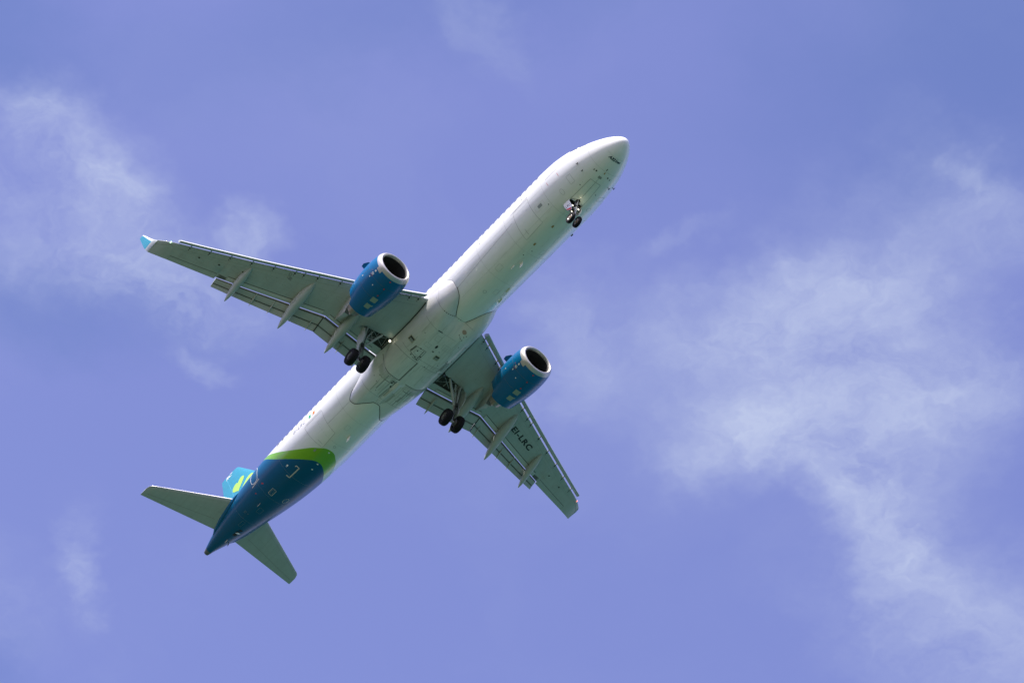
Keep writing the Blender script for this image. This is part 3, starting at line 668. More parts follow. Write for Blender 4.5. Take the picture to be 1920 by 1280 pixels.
def strip_foil(d, ys, le, te, th, zl, zt, mi=0, lemi=None, camber=0.):   # lemi: material of the nose band
    """a slat / flap element: LE (s,z) and TE (s,z) functions of y"""
    rg = []
    T2 = [0, .02, .08, .2, .4, .65, .85, 1]
    for y in ys:
        a, b = le(y), te(y); c = Vector((-(b - a), 0, zt(y) - zl(y))); L_ = c.length; u = c / L_; nrm = Vector((-u.z, 0, u.x)); nrm = nrm if nrm.z > 0 else -nrm
        o = Vector((-a, y, zl(y))); f = lambda t: naca(t) * th(y) / 2
        rg.append([o + c * t + nrm * (camber * L_ * 4 * t * (1 - t) - f(t) * .8) for t in T2[::-1]] + [o + c * t + nrm * (camber * L_ * 4 * t * (1 - t) + f(t)) for t in T2[1:]])
    m_ = len(T2) - 1
    d.loft(rg, mi, mif=(lambda i, j: lemi if m_ - 3 <= j <= m_ + 3 else mi) if lemi is not None else None)
def lerp(a, b, t): return a + (b - a) * t
for sd in (1, -1):
    ys = [.8, 1.6, 2.3, 3, 3.8, 4.6, 5.4, 6.2, 7, 8, 9, 10, 11, 12, 12.6, 12.985, 12.99, 13.5, 14.3, 15.2, 16, 16.3, 16.6, 16.85, 17.1]
    mb = MB(); mb.loft([[Vector((p.x, sd * p.y, p.z)) for p in wing_ring(y)] for y in ys], 0)
    wing = mb.build('wing', ['grey', 'bay'], root, angle=40)
    # main wheel well
    c = MB(); pl = [(20.86, 2.45), (20.95, 3.0), (21.16, 3.95), (21.86, 3.42), (21.84, 1.6), (20.9, 1.9)]
    def wdepth(s_, y_, f_):                                           # a height inside the wing section
        a_ = wle(y_); b_ = wte(y_); t_ = min(max((s_ - a_) / (b_ - a_), .001), .999); lo_ = wpt(y_, t_, False).z; return lo_ + f_ * (wpt(y_, t_, True).z - lo_)
    n_ = len(pl); c.add([(-s, sd * y, -2.6) for s, y in pl] + [(-s, sd * y, wdepth(s, y, .72)) for s, y in pl], [tuple(range(n_)), tuple(range(2 * n_ - 1, n_ - 1, -1))] + [(i, (i + 1) % n_, n_ + (i + 1) % n_, n_ + i) for i in range(n_)], 1)
    boolean_cut(wing, c.build('cut', ['grey', 'bay'], root))
    d = MB()
    wz = lambda s_, y_: Vector((-s_, sd * y_, wdepth(s_, y_, .45)))
    for k in range(6): d.tube(wz(20.98, 2.0 + .3 * k), wz(21.78, 1.9 + .3 * k), .02, .02, 6, k % 2)
    for k in range(3): d.tube(wz(21.15 + .22 * k, 1.8), wz(21.15 + .22 * k, 3.6), .018, .018, 6, 0)
    d.tube(wz(21.0, 2.3), wz(21.7, 3.2), .03, .03, 8, 1); d.tube(wz(21.1, 3.3), wz(21.7, 2.2), .022, .022, 8, 1)
    d.build('well_rib', ['bay', 'metal'], wing)
    ws = lambda s, y, off=0.: (lambda r: (Vector((r[0].x, sd * r[0].y, r[0].z)), Vector((r[1].x, sd * r[1].y, r[1].z))))(wlow(s, y, off))
    # panel seams
    mb = MB(); wl = lambda uv, w=.018, mi=0, n=8, closed=False: mb.line(ws, uv, w, .005, mi, n, closed)
    wl([(24.72, 13.06), (25.85, 15.95)], .028, 1, 20); wl([(25.85, 15.95), (26.2, 15.93)], .02, 0, 4); wl([(24.72, 13.06), (25.15, 13.03)], .02, 0, 4)
    for ya, yb, dw_, nn_ in ((6.5, 12.4, .40, 20), (2.6, 6.1, .30, 10)):
        yv = list(np.linspace(ya, yb, nn_)); P_ = [ws(gap(y) - f_ * dw_, y, .010 + .05 * (1 - abs(2 * f_ - 1)) ** .6)[0] for y in yv for f_ in (.95, .8, .6, .4, .2, .03)]
        mb.add(P_, [(6 * i + j, 6 * i + j + 1, 6 * i + j + 7, 6 * i + j + 6) for i in range(nn_ - 1) for j in range(5)], 5)  # paler strip: light on the curved shroud is put into its colour
        wl([(gap(y) - dw_, y) for y in yv], .032, 1, 2)
        for y in (yv[len(yv) // 3], yv[2 * len(yv) // 3]): wl([(gap(y) - dw_, y), (gap(y), y)], .025, 1, 3)
    wl([(wle(y) + .55, y) for y in np.linspace(2.4, 4.6, 10)], .014, 0, 2); wl([(wle(y) + .38, y) for y in np.linspace(6.6, 15.9, 30)], .012, 2, 2)
    wl([(25.1, 16.2), (25.35, 16.55), (25.95, 17.05)], .02, 0, 5)
    for y in (3.4, 6.9, 8.9, 10.4, 13.0, 14.6): wl([(wle(y) + .3, y), (gap(y) - .45 if y < 13 else wte(y) - .4, y + .05)], .008, 2, 10)
    for f_ in (.3, .62): wl([(wle(y) + (wte(y) - wle(y)) * f_, y) for y in np.linspace(2.5, 15.5, 40)], .008, 2, 2)
    for y, f_ in ((14.54, 24.6), (13.32, 24.1), (11.93, 23.42)): mb.disc(ws, f_, y, .06, .06, .007, 1, 12)
    for k in range(12):                                               # oval access panels along the box
        y = 3.2 + 1.02 * k; s = wle(y) + (wte(y) - wle(y)) * .45
        mb.line(ws, [(s + .16 * math.sin(a), y + .30 * math.cos(a)) for a in np.linspace(0, 6.28, 17)[:-1]], .010, .005, 2, 1, True)
    random.seed(11 + sd)
    for k in range(46):
        y = random.uniform(2.6, 15.5); f_ = random.uniform(.15, .85); s = wle(y) + (wte(y) - wle(y)) * f_; mb.disc(ws, s, y, .02, .02, .006, random.choice((0, 1, 2, 2)), 6)
    for k in range(26):
        y = random.uniform(2.6, 15.5); f_ = random.uniform(.2, .6); s = wle(y) + (wte(y) - wle(y)) * f_
        L_ = random.uniform(.2, .8); wl([(s, y), (min(s + L_, wte(y) - .5), y)], random.uniform(.015, .05), 3, 5)
    # dark hinge pocket inboard of the aileron
    mb.quad(ws, [(24.55, 12.45), (24.66, 12.85), (24.97, 12.85), (24.86, 12.45)], 2, 2, .006, 4); wl([(24.55, 12.45), (24.66, 12.9), (25.0, 12.9), (24.86, 12.45)], .03, 1, 4, True)
    # root seal against the fairing
    pts = []
    for s_ in np.linspace(17.2, 21.9, 40):
        best = None
        for dg_ in np.arange(35, 88, .5):
            p_ = fair_p(s_, dg_); zl_ = wlow(s_, p_.y)[0].z
            if p_.z > zl_: best = p_.y; break
        if best: pts.append((s_, best + .03))
    mb.line(ws, pts, .075, .035, 1, 2)
    if sd < 0:
        mb.quad(ws, [(21.55, 9.35), (21.55, 9.75), (21.8, 9.75), (21.8, 9.35)], 2, 2, .005, 3)
        for k in range(5): wl([(21.56 + .05 * k, 9.36 + .03 * (k % 2)), (21.56 + .05 * k, 9.7 - .05 * (k % 3))], .02, 1, 2)
        mb.line(ws, [(21.42 + .08 * math.sin(a), 9.65 + .08 * math.cos(a)) for a in np.linspace(0, 6.28, 13)[:-1]], .02, .005, 1, 1, True)
    mb.build('wing_marking', ['line', 'seam', 'stain', mat('wing_dirt', (.40, .42, .41), .6) if sd > 0 else bpy.data.materials['wing_dirt'], 'dark_grey', mat('lit_shroud_tone', (.50, .53, .51), .42) if sd > 0 else bpy.data.materials['lit_shroud_tone']], wing, recalc=False)
    if sd > 0:
        mb = MB()
        def regmap(x, y):
            s = 22.17 + .88 * x - .45 * y; yy = 8.60 + 2.14 * x + .07 * y
            return ws(s, yy, .008)[0]
        mb.text('EI-LRC', regmap, 0, .034, 10); mb.build('registration_lettering', ['black'], wing, recalc=False)
    # slats
    for y0, y1 in ((2.45, 5.0), (6.35, 9.2), (9.23, 11.35), (11.38, 13.7), (13.73, 16.12)):
        d = MB(); yy = list(np.linspace(y0, y1, 7))
        k_ = lambda y: lin([(2.4, 1.25), (6.3, 1.08), (16.1, .95)], y); sh_ = lambda y: lin([(2.4, .07), (5.5, .05), (8, .015), (16, 0)], y)
        rg = []
        for y in yy:
            z0 = zref(y) + .30 * wth(y); f_ = wle(y); q = k_(y)
            sect = [(-.10 + sh_(y), .19), (-.19, .15), (-.32, .02), (-.42, -.09), (-.475, -.18), (-.47, -.235), (-.42, -.25), (-.34, -.225), (-.24, -.165), (-.165 + sh_(y) * .5, -.10), (-.15 + sh_(y), -.01), (-.13 + sh_(y), .09)]
            rg.append([Vector((-(f_ + a * q), sd * y, z0 + b * q)) for a, b in sect])
        d.loft(rg, 0, mif=lambda i, j: 1 if j in (3,) and y0 < 6 else 0)
        d.build('slat', ['grey', 'slatlip'], wing, angle=50)
    for y in (2.6, 3.1, 4.32, 4.78, 6.93, 8.19, 8.96, 9.46, 10.65, 11.87, 13.08, 14.23, 15.34):
        d = MB(); z0 = zref(y) + .30 * wth(y); f_ = wle(y)
        d.hexa([(-(f_ + a), sd * (y + b), z0 + c_) for c_ in (-.06, .04) for a, b in ((.16, -.028), (-.3, -.028), (-.3, .028), (.16, .028))], 0)
        d.disc(ws, f_ + .12, y, .06, .05, .012, 1, 10); d.disc(ws, f_ + .26, y, .03, .03, .012, 1, 8)
        d.build('slat_track', ['metal', 'dark'], wing)
    # flaps: main element and tab, two panels per wing
    def flap(y0, y1, te0, te1, dz, name, l0=.042):
        d = MB(); yy = list(np.linspace(y0, y1, 8)); LEf = lambda y: gap(y) + l0; TEf = lambda y: lerp(te0, te1, (y - y0) / (y1 - y0))
        ZL = lambda y: zref(y) - .0; ZT = lambda y: zref(y) - lerp(dz[0], dz[1], (y - y0) / (y1 - y0))
        d1 = MB(); q = .60
        strip_foil(d1, yy, LEf, lambda y: lerp(LEf(y), TEf(y), q), lambda y: .17 * (TEf(y) - LEf(y)), ZL, lambda y: lerp(ZL(y), ZT(y), q * .92), 0, 2, camber=.02)
        strip_foil(d, yy, lambda y: lerp(LEf(y), TEf(y), q - .05), TEf, lambda y: .07 * (TEf(y) - LEf(y)), lambda y: lerp(ZL(y), ZT(y), (q - .05) * .92) + .05, ZT, 0)
        for dd in (d1, d):
            dd.v = [(a, sd * b, c_) for a, b, c_ in dd.v]
        sy = np.linspace(y0 + .02, y1 - .02, 14)
        for off_, w_, fr in ((.0, .035, q - .012), (.0, .012, q - .05)):  # dark ribbons paint the gap shade along the flap-tab joint
            d1.ribbon([Vector((-lerp(LEf(y), TEf(y), fr), sd * y, lerp(ZL(y), ZT(y), fr * .92) - .03 - .012 * (1 - fr / q) * 8)) for y in sy], [Vector((.35, 0, -1))] * 14, w_, 1)
        f1 = d1.build('flap', ['flapgrey', 'seam', mat('flap_nose_metal', (.11, .115, .11), .5) if 'flap_nose_metal' not in bpy.data.materials else bpy.data.materials['flap_nose_metal']], wing, angle=40); f2 = d.build('flap_tab', ['flapgrey'], wing, angle=40)
        for (yv, w_) in ((y0 + .02, .07),) if y0 > 6 else ():
            dsm = MB(); dsm.ribbon([Vector((-lerp(LEf(yv), TEf(yv), f_), sd * (yv - .01), lerp(ZL(yv), ZT(yv), f_ ** 1.0) - .07 * (1 - f_) - .02)) for f_ in np.linspace(.02, .98, 8)], [Vector((.35, 0, -1))] * 8, w_, 0); dsm.build('flap_seal', ['seam'], f1, recalc=False)
        return f1
    inf = flap(2.05, 6.235, 23.62, 23.50, (.56, .50), 'flap'); outf = flap(6.26, 12.9, 23.48, 25.60, (.50, .30), 'flap')
    # blades under the flap tab
    for y, ts in ((2.95, 23.92), (4.3, 23.76), (6.72, 23.82), (9.2, 24.58), (10.35, 24.94)):
        L_ = .95 if y > 3 else 1.3; wv = .05 if y > 3 else .085; zt = zref(y) - lin([(2, .60), (6.3, .50), (12.9, .32)], y)
        d = MB(); rg = []
        for k in range(9):
            t = k / 8; w = wv * math.sin(math.pi * (.06 + .93 * t)) ** .7; s = ts - L_ * (1 - t); z = zt + (1 - t) * .36 - .03
            rg.append([Vector((-s, sd * (y + w * math.cos(a)), z + (.10 * math.sin(math.pi * (.06 + .93 * t)) + .01) * math.sin(a))) for a in [2 * math.pi * j / 10 for j in range(10)]])
        d.loft(rg, 0); d.build('flap_hinge_fairing', ['flapgrey'], wing)
    canoe(wing, (22.72, sd * 11.68, .08), (25.45, sd * 11.82, -.82), 0, -.18, .25, .30)
    canoe(wing, (20.8, sd * 8.14, -.47), (24.49, sd * 8.28, -1.63), 0, -.80, .325, .39)
    canoe(wing, (20.2, sd * 4.85, -1.0), (23.95, sd * 4.98, -1.95), 0, -1.26, .33, .39)
    # sharklet
    d = MB(); rg = []
    SH = [(17.06, 1.27, 25.66, 26.80, .10), (17.15, 1.42, 25.80, 26.88, .10), (17.2, 1.6, 25.98, 26.98, .09), (17.245, 1.9, 26.22, 27.12, .085), (17.29, 2.5, 26.65, 27.36, .075), (17.33, 3.1, 27.08, 27.6, .06), (17.35, 3.4, 27.3, 27.72, .05), (17.352, 3.5, 27.45, 27.76, .02)]
    T3 = [0, .02, .08, .2, .32, .5, .75, 1]
    for i, (y, z, a, b, th) in enumerate(SH):
        p, q = SH[max(i - 1, 0)], SH[min(i + 1, len(SH) - 1)]; tg = Vector((0, q[0] - p[0], q[1] - p[1])).normalized(); nr = Vector((0, -tg.z, tg.y))
        o = Vector((0, y, z)); P = lambda t, u: o + Vector((-(a + (b - a) * t), 0, 0)) + nr * (th * naca(t) * .5 * u)
        r_ = [P(t, -1) for t in T3[::-1]] + [P(t, 1) for t in T3[1:]]
        rg.append([Vector((p_.x, sd * p_.y, p_.z)) for p_ in r_])
    nring = len(rg[0])
    def shm(i, j):
        t = (T3[::-1] + T3[1:])[j]; t2 = (T3[::-1] + T3[1:])[(j + 1) % nring]
        tm = (t + t2) / 2
        if i < 2: return 2
        return 1 if tm < .26 else 0
    d.loft(rg, 0, mif=shm); d.build('sharklet', ['cyan', 'white', 'grey'], wing, angle=40)
    # lamps
    d = MB(); p = wpt(16.45, .0, False); d.revolve((p.x + .02, sd * p.y, p.z - .01), (1, 0, 0), [(-.10, .03), (0, .035), (.03, .025), (.045, 0)], 12, 0); d.build('navigation_light', ['navgreen' if sd < 0 else 'navred'], wing)
    if True:
        lp = Vector((-20.82, sd * 2.17, -1.5)); d = MB(); ax = Vector((.72, 0, -.69))
        d.tube(lp - ax * .10, lp, .12, .13, 16, 0); 
        d.revolve(lp, ax, [(.0, .085), (.02, .07), (.035, .0)], 16, 1); d.tube(lp - ax * .05, Vector((-20.75, sd * 2.17, -1.2)), .05, .05, 8, 0)
        d.build('landing_light', ['seam', 'lamp' if sd < 0 else 'glass'], wing)

# ------------------------------------------------------------------ engines
NAC = [(0, 1.03), (.02, 1.08), (.06, 1.125), (.13, 1.17), (.25, 1.215), (.42, 1.255), (.7, 1.295), (1.05, 1.32), (1.5, 1.328), (1.95, 1.305), (2.4, 1.265), (2.85, 1.20), (3.25, 1.12), (3.75, 1.02)]
INN = [(0, 1.03), (.015, .995), (.05, .965), (.11, .945), (.2, .94)]
EC = Vector((-15.55, 5.64, -2.17)); EAX = Vector((-1, 0, -.012)).normalized()
for sd in (1, -1):
    c0 = Vector((EC.x, sd * EC.y, EC.z)); up = Vector((0, 0, 1)); up = (up - EAX * up.dot(EAX)).normalized(); lat = Vector((0, 1, 0))
    def nr(x): return interp(NAC, x)
    def nac(x, deg, off=0.):
        a = R(deg); rad = lat * math.sin(a) - up * math.cos(a); dr = (nr(x + .02) - nr(x - .02)) / .04
        n = (rad - EAX * dr).normalized(); return c0 + EAX * x + rad * nr(x) + n * off, n
    d = MB(); xs = [.28, .34, .42, .5, .6, .75, .9, 1.05, 1.3, 1.6, 1.95, 2.2, 2.5, 2.75, 3.0, 3.25, 3.5, 3.72]
    def xend(deg):                                                    # the sleeve is cut back on its starboard side
        return 3.72 - .40 * sstep((deg + 112) / 10) * (1 - sstep((deg + 58) / 8)) - .15 * sstep((abs(deg) - 60) / 60)
    rg = []
    for x in xs + [3.73, 3.2, 2.6]:
        ring = []
        for k in range(90):
            dg_ = -180 + 4 * k; a = R(dg_); rad = lat * math.sin(a) - up * math.cos(a); xe = xend(dg_)
            x2 = x if x < 2.5 else 2.5 + (x - 2.5) * (xe - 2.5) / 1.22
            r_ = nr(x2)
            if x == 3.73: x2 = xe; r_ = nr(xe) - .03
            elif x in (3.2, 2.6): x2 = x; r_ = .98
            ring.append(c0 + EAX * x2 + rad * r_)
        rg.append(ring)
    rg[-2:] = rg[-2:]
    d.loft(rg, 0, cap=(False, False))
    eng = d.build('engine', ['teal'], root, angle=40)
    d = MB(); d.revolve(c0, EAX, INN[::-1][:-1] + [(x, r) for x, r in NAC if x < .27] + [(.28, nr(.28))], 72, 0)
    _tabp = [nac(.40, -61, .006)[0], nac(.40, -38, .006)[0], nac(.62, -40, .006)[0], nac(.62, -52, .006)[0], nac(.54, -53, .006)[0], nac(.54, -61, .006)[0]]
    d.quad(nac, [(.27, -60), (.27, -40), (.47, -40), (.45, -58)], 3, 6, .006, 0)
    d.build('intake_lip', ['lip'], eng, angle=50)
    d = MB(); d.revolve(c0, EAX, [(.2, .94), (.5, .96), (1.0, .995), (1.15, .995)], 60, 0); d.build('intake_duct', ['duct'], eng)
    d = MB()
    for k in range(18):                                               # wide chord fan blades
        a0 = 2 * math.pi * k / 18; rg = []
        for q in range(6):
            r_ = .26 + .72 * q / 5; tw = R(25 + 38 * q / 5); ch = .26 + .10 * math.sin(math.pi * q / 5 * .8); sweep = .05 * math.sin(q / 5 * 3.1)
            rad = lat * math.sin(a0) - up * math.cos(a0); tan = lat * math.cos(a0) + up * math.sin(a0)
            o = c0 + EAX * (.98 + sweep) + rad * r_; u = EAX * math.cos(tw) + tan * math.sin(tw); nn = rad.cross(u)
            rg.append([o - u * ch / 2, o + nn * .012, o + u * ch / 2, o - nn * .012])
        d.loft(rg, 0)
    d.build('fan', ['fan'], eng)
    d = MB(); d.revolve(c0, EAX, [(.55, .0), (.58, .06), (.7, .16), (.85, .25), (1.0, .29), (1.2, .29)], 24, 0); d.build('spinner', ['duct'], eng)
    d = MB(); d.revolve(c0, EAX, [(1.15, .3), (1.15, .99)], 40, 0); d.build('fan_backing', ['dark'], eng)
    # core cowl, nozzle, plug
    d = MB(); d.revolve(c0 + Vector((0, 0, .10)), EAX, [(2.6, .84), (3.3, .78), (3.7, .68), (3.98, .60)], 48, 0); d.revolve(c0 + Vector((0, 0, .10)), EAX, [(3.98, .60), (3.99, .56), (3.8, .5)], 48, 1); d.build('core_cowl', ['core', 'dark'], eng)
    d = MB(); d.revolve(c0 + Vector((0, 0, .10)), EAX, [(3.85, .55), (4.2, .48), (4.5, .40), (4.51, .37), (4.0, .36)], 40, 0); d.build('exhaust_nozzle', ['core'], eng)
    d = MB(); d.revolve(c0 + Vector((0, 0, .10)), EAX, [(4.0, .28), (4.4, .22), (4.7, .12), (4.85, .02)], 30, 0); d.build('exhaust_plug', ['core'], eng)
    d = MB(); d.revolve(c0, EAX, [(3.0, .81), (3.0, 1.0)], 40, 0); d.build('bypass_duct', ['dark'], eng)
    # strakes
    for q in (-133, 133):
        d = MB(); pts = [nac(1.25, q, -.02), nac(1.95, q + 2, -.02), nac(1.95, q + 2, .34), nac(1.72, q + 1.5, .36), nac(1.42, q, .18)]
        tn = lat * math.cos(R(q)) + up * math.sin(R(q))
        P = [p[0] for p in pts]; n_ = len(P)
        d.add([p + tn * .015 for p in P] + [p - tn * .015 for p in P], [tuple(range(n_)), tuple(range(2 * n_ - 1, n_ - 1, -1))] + [(i, (i + 1) % n_, n_ + (i + 1) % n_, n_ + i) for i in range(n_)], 0)
        d.build('strake', ['teal'], eng, smooth=False)
    # markings
    d = MB(); nl = lambda uv, w=.015, mi=0, n=8, closed=False: d.line(nac, uv, w, .005, mi, n, closed)
    for x in (.95, 2.05): nl([(x, -170), (x, 170)], .010, 0, 90)
    nl([(.95, 0), (3.5, 0)], .016, 1, 20); nl([(.95, -75), (2.0, -80), (3.3, -62)], .012, 0, 14); nl([(2.05, -20), (2.05, 20)], .012, 1, 8)
    for x in (.42, 1.05, 1.68):
        nl([(x - .05, -1.2), (x + .06, -1.2)], .05, 2, 2); nl([(x, -3.8), (x, 1.6)], .03, 2, 3)
    for x, a, b in ((2.12, -9, 9), (2.78, -9, 8)): d.quad(nac, [(x - .2, a), (x - .2, b), (x + .2, b), (x + .2, a)], 4, 4, .006, 3)
    d.quad(nac, [(2.55, 8), (2.55, 11), (2.68, 11), (2.68, 8)], 2, 2, .006, 3)
    d.quad(nac, [(.42 + .12, -57), (.42 + .12, -52), (.66, -52), (.66, -57)], 2, 2, .005, 4)
    nl([(.86 + .07 * math.cos(a), -55 + 3.2 * math.sin(a)) for a in np.linspace(0, 6.28, 13)[:-1]], .05, 4, 1, True); d.quad(nac, [(1.1, -57.5), (1.1, -54), (1.2, -54), (1.2, -57.5)], 2, 2, .005, 4)
    nl([(.98, -49), (1.02, -61)], .02, 2, 4); nl([(.8, -68), (.8, -62)], .015, 2, 3)
    d.quad(nac, [(1.62, -78), (1.62, -75.5), (1.7, -75.5), (1.7, -78)], 1, 1, .005, 4); d.disc(nac, 1.35, -32, .04, 1.6, .006, 4, 10)
    d.build('cowl_marking', ['dark_grey', 'seam', 'red', 'placard', 'marking'], eng, recalc=False)
    # pylon
    d = MB(); rg = []
    for s, zb, w in ((16.55, -.92, .05), (17.0, -.95, .16), (18.0, -1.1, .24), (19.0, -1.3, .26), (19.8, -1.36, .26), (20.2, -1.36, .25), (20.5, -1.5, .24), (20.72, -1.72, .22), (20.95, -1.66, .19), (21.4, -1.42, .12), (21.75, -1.22, .07), (22.1, -1.0, .01)):
        zt = min(-.45, zb + .6) if s < 19 else -.55
        rg.append([Vector((-s, sd * 5.66 + q * w, z)) for q, z in ((-1, zt), (-1, zb + .1), (-.75, zb), (.75, zb), (1, zb + .1), (1, zt))])
    d.loft(rg, 0, mif=lambda i, j: 1 if j in (2, 3) and i in (4, 5, 6) else 0); d.build('pylon', ['geargrey', 'dark_grey'], eng)  # dark underside faces: shade beneath the pylon put into the colour

# ------------------------------------------------------------------ tail
def stab_z(y): return .62 + .118 * (abs(y) - 1)
STL = [(0, 38.55), (1.13, 39.30), (6.0, 42.37), (6.12, 42.55), (6.16, 42.8)]; STT = [(0, 42.1), (.9, 42.35), (6.16, 43.52)]
for sd in (1, -1):
    d = MB(); rg = []
    for y in (.3, .9, 1.5, 2.5, 3.5, 4.5, 5.5, 5.95, 6.08, 6.16):
        a = lin(STL, y); b = lin(STT, y); th = .105 * (b - a) * (1 if y < 6 else .6); z = stab_z(y)
        rg.append([Vector((-(a + (b - a) * t), sd * y, z + .2 * th * (1 - t) - th * .5 * naca(t))) for t in TT[::-1]] + [Vector((-(a + (b - a) * t), sd * y, z + .2 * th * (1 - t) + th * .5 * naca(t))) for t in TT[1:]])
    d.loft(rg, 0, mif=lambda i, j: 1 if j in (12, 13, 14) else 0)
    st = d.build('horizontal_stabilizer', ['grey', 'slatlip'], root, angle=40)
    def sts(s, y, off=0.):
        a = lin(STL, y); b = lin(STT, y); th = .105 * (b - a); t = min(max((s - a) / (b - a), 0), 1)
        return Vector((-s, sd * y, stab_z(y) + .2 * th * (1 - t) - th * .5 * naca(t) - off)), Vector((0, 0, -1))
    d = MB(); hl = lambda y: lerp(lin(STL, y), lin(STT, y), .70)
    d.line(sts, [(hl(y), y) for y in np.linspace(1.4, 5.9, 16)], .032, .005, 0, 1)
    d.line(sts, [(lerp(lin(STL, y), lin(STT, y), .12), y) for y in np.linspace(1.4, 5.6, 14)], .010, .005, 1, 1)
    for y in (1.5, 2.6, 3.7, 4.8): d.line(sts, [(lerp(lin(STL, y), lin(STT, y), .12), y), (lin(STT, y) - .05, y)], .008, .005, 1, 10)
    d.line(sts, [(lerp(lin(STL, y), lin(STT, y), .45), y) for y in np.linspace(1.2, 3.0, 8)], .008, .005, 1, 1)
    d.build('elevator_seam', ['line', 'stain'], st, recalc=False)
    d = MB(); rg = []                                                 # root apron around the stabiliser
    for s, hw, hh in ((38.7, .02, .02), (39.2, .13, .17), (40.2, .20, .25), (41.3, .22, .22), (42.3, .18, .14), (42.9, .02, .02)):
        pc = Vector((-s, sd * (sec(s)[0] - .03), stab_z(1.2) + .0)); rg.append([pc + Vector((0, sd * hw * math.cos(a) * 1.0, hh * math.sin(a))) for a in [2 * math.pi * k / 14 for k in range(14)]])
    d.loft(rg, 0); d.build('root_fairing', ['teal'], st)
# fin
FLE = [(1.6, 36.3), (2.2, 37.15), (4.74, 39.43), (7.45, 41.86), (7.58, 42.05)]; FTE = [(1.6, 42.2), (5.53, 43.32), (7.58, 43.9)]
def fin_th(z): return .10 * (lin(FTE, z) - lin(FLE, z))
d = MB(); rg = []
for z in (1.2, 1.8, 2.4, 3.2, 4, 4.8, 5.6, 6.4, 7.2, 7.48, 7.58):
    a = lin(FLE, z); b = lin(FTE, z); th = fin_th(z) * (1 if z < 7.4 else .6)
    rg.append([Vector((-(a + (b - a) * t), -th * .5 * naca(t), z)) for t in TT[::-1]] + [Vector((-(a + (b - a) * t), th * .5 * naca(t), z)) for t in TT[1:]])
d.loft(rg, 0); fin = d.build('vertical_fin', ['cyan'], root, angle=40)
d = MB(); rg = [] ; 
for s, h, w in ((33.2, .0, .02), (34.2, .12, .10), (35.2, .28, .15), (36.2, .55, .2), (37.2, 1.0, .25)):
    zt = sec(s)[1] - .1; rg.append([Vector((-s, w, zt)), Vector((-s, w * .35, zt + .1 + h * .8)), Vector((-s, 0, zt + .1 + h)), Vector((-s, -w * .35, zt + .1 + h * .8)), Vector((-s, -w, zt))])
d.loft(rg, 0, cap=(True, True)); d.build('dorsal_fillet', ['cyan'], fin)
for sd in (-1, 1):
    def fs(s, z, off=0.):
        a = lin(FLE, z); b = lin(FTE, z); t = min(max((s - a) / (b - a), 0), 1)
        return Vector((-s, sd * (fin_th(z) * .5 * naca(t) + off), z)), Vector((0, sd, 0))
    d = MB(); d.line(fs, [(40.75, 2.0), (42.39, 5.56), (43.3, 7.5)], .018, .005, 0, 12); d.line(fs, [(lin(FLE, z) + .25, z) for z in np.linspace(2.5, 7.4, 12)], .01, .005, 0, 1)
    d.build('rudder_seam', [mat('rudder_seam_paint', (.12, .45, .62), .5) if sd < 0 else bpy.data.materials['rudder_seam_paint']], fin, recalc=False)
    # three-leaf clover
    d = MB()
    def heart(cx, cz, rot, size, tilt):
        out = []
        for k in range(40):
            t = 2 * math.pi * k / 40
            x = 16 * math.sin(t) ** 3 / 17; y = (13 * math.cos(t) - 5 * math.cos(2 * t) - 2 * math.cos(3 * t) - math.cos(4 * t) + 17) / 17
            x *= .90 * size; y = y * 1.06 * size
            out.append((cx + x * math.cos(rot) - y * math.sin(rot) , cz + x * math.sin(rot) + y * math.cos(rot)))
        return out
    # in (aft, up): the point of every leaf sits at the middle of the clover
    for rot, cx, cz in ((R(-14), 41.05, 3.95), (R(76), 40.80, 3.72), (R(-104), 41.02, 3.62)):
        hp = heart(cx, cz, rot, .82, 0); mid = (sum(p[0] for p in hp) / 40, sum(p[1] for p in hp) / 40)
        ctr_ = fs(mid[0], mid[1], .008)[0]; V_ = [ctr_]
        for q in (.5, 1.0): V_ += [fs(mid[0] + (p[0] - mid[0]) * q, mid[1] + (p[1] - mid[1]) * q, .008)[0] for p in hp]
        F_ = [(0, 1 + k, 1 + (k + 1) % 40) for k in range(40)] + [(1 + k, 41 + k, 41 + (k + 1) % 40, 1 + (k + 1) % 40) for k in range(40)]
        d.add(V_, F_, 0)
    d.build('clover_emblem', ['green'], fin, recalc=False)
    d = MB(); d.text('RC', lambda x, y: fs((43.22 - .68 * x - .05 * y) if sd < 0 else (42.55 + .68 * x - .05 * y), 7.08 + .36 * y, .008)[0], 0, .03, 3)
    d.build('fin_lettering', ['marking'], fin, recalc=False)

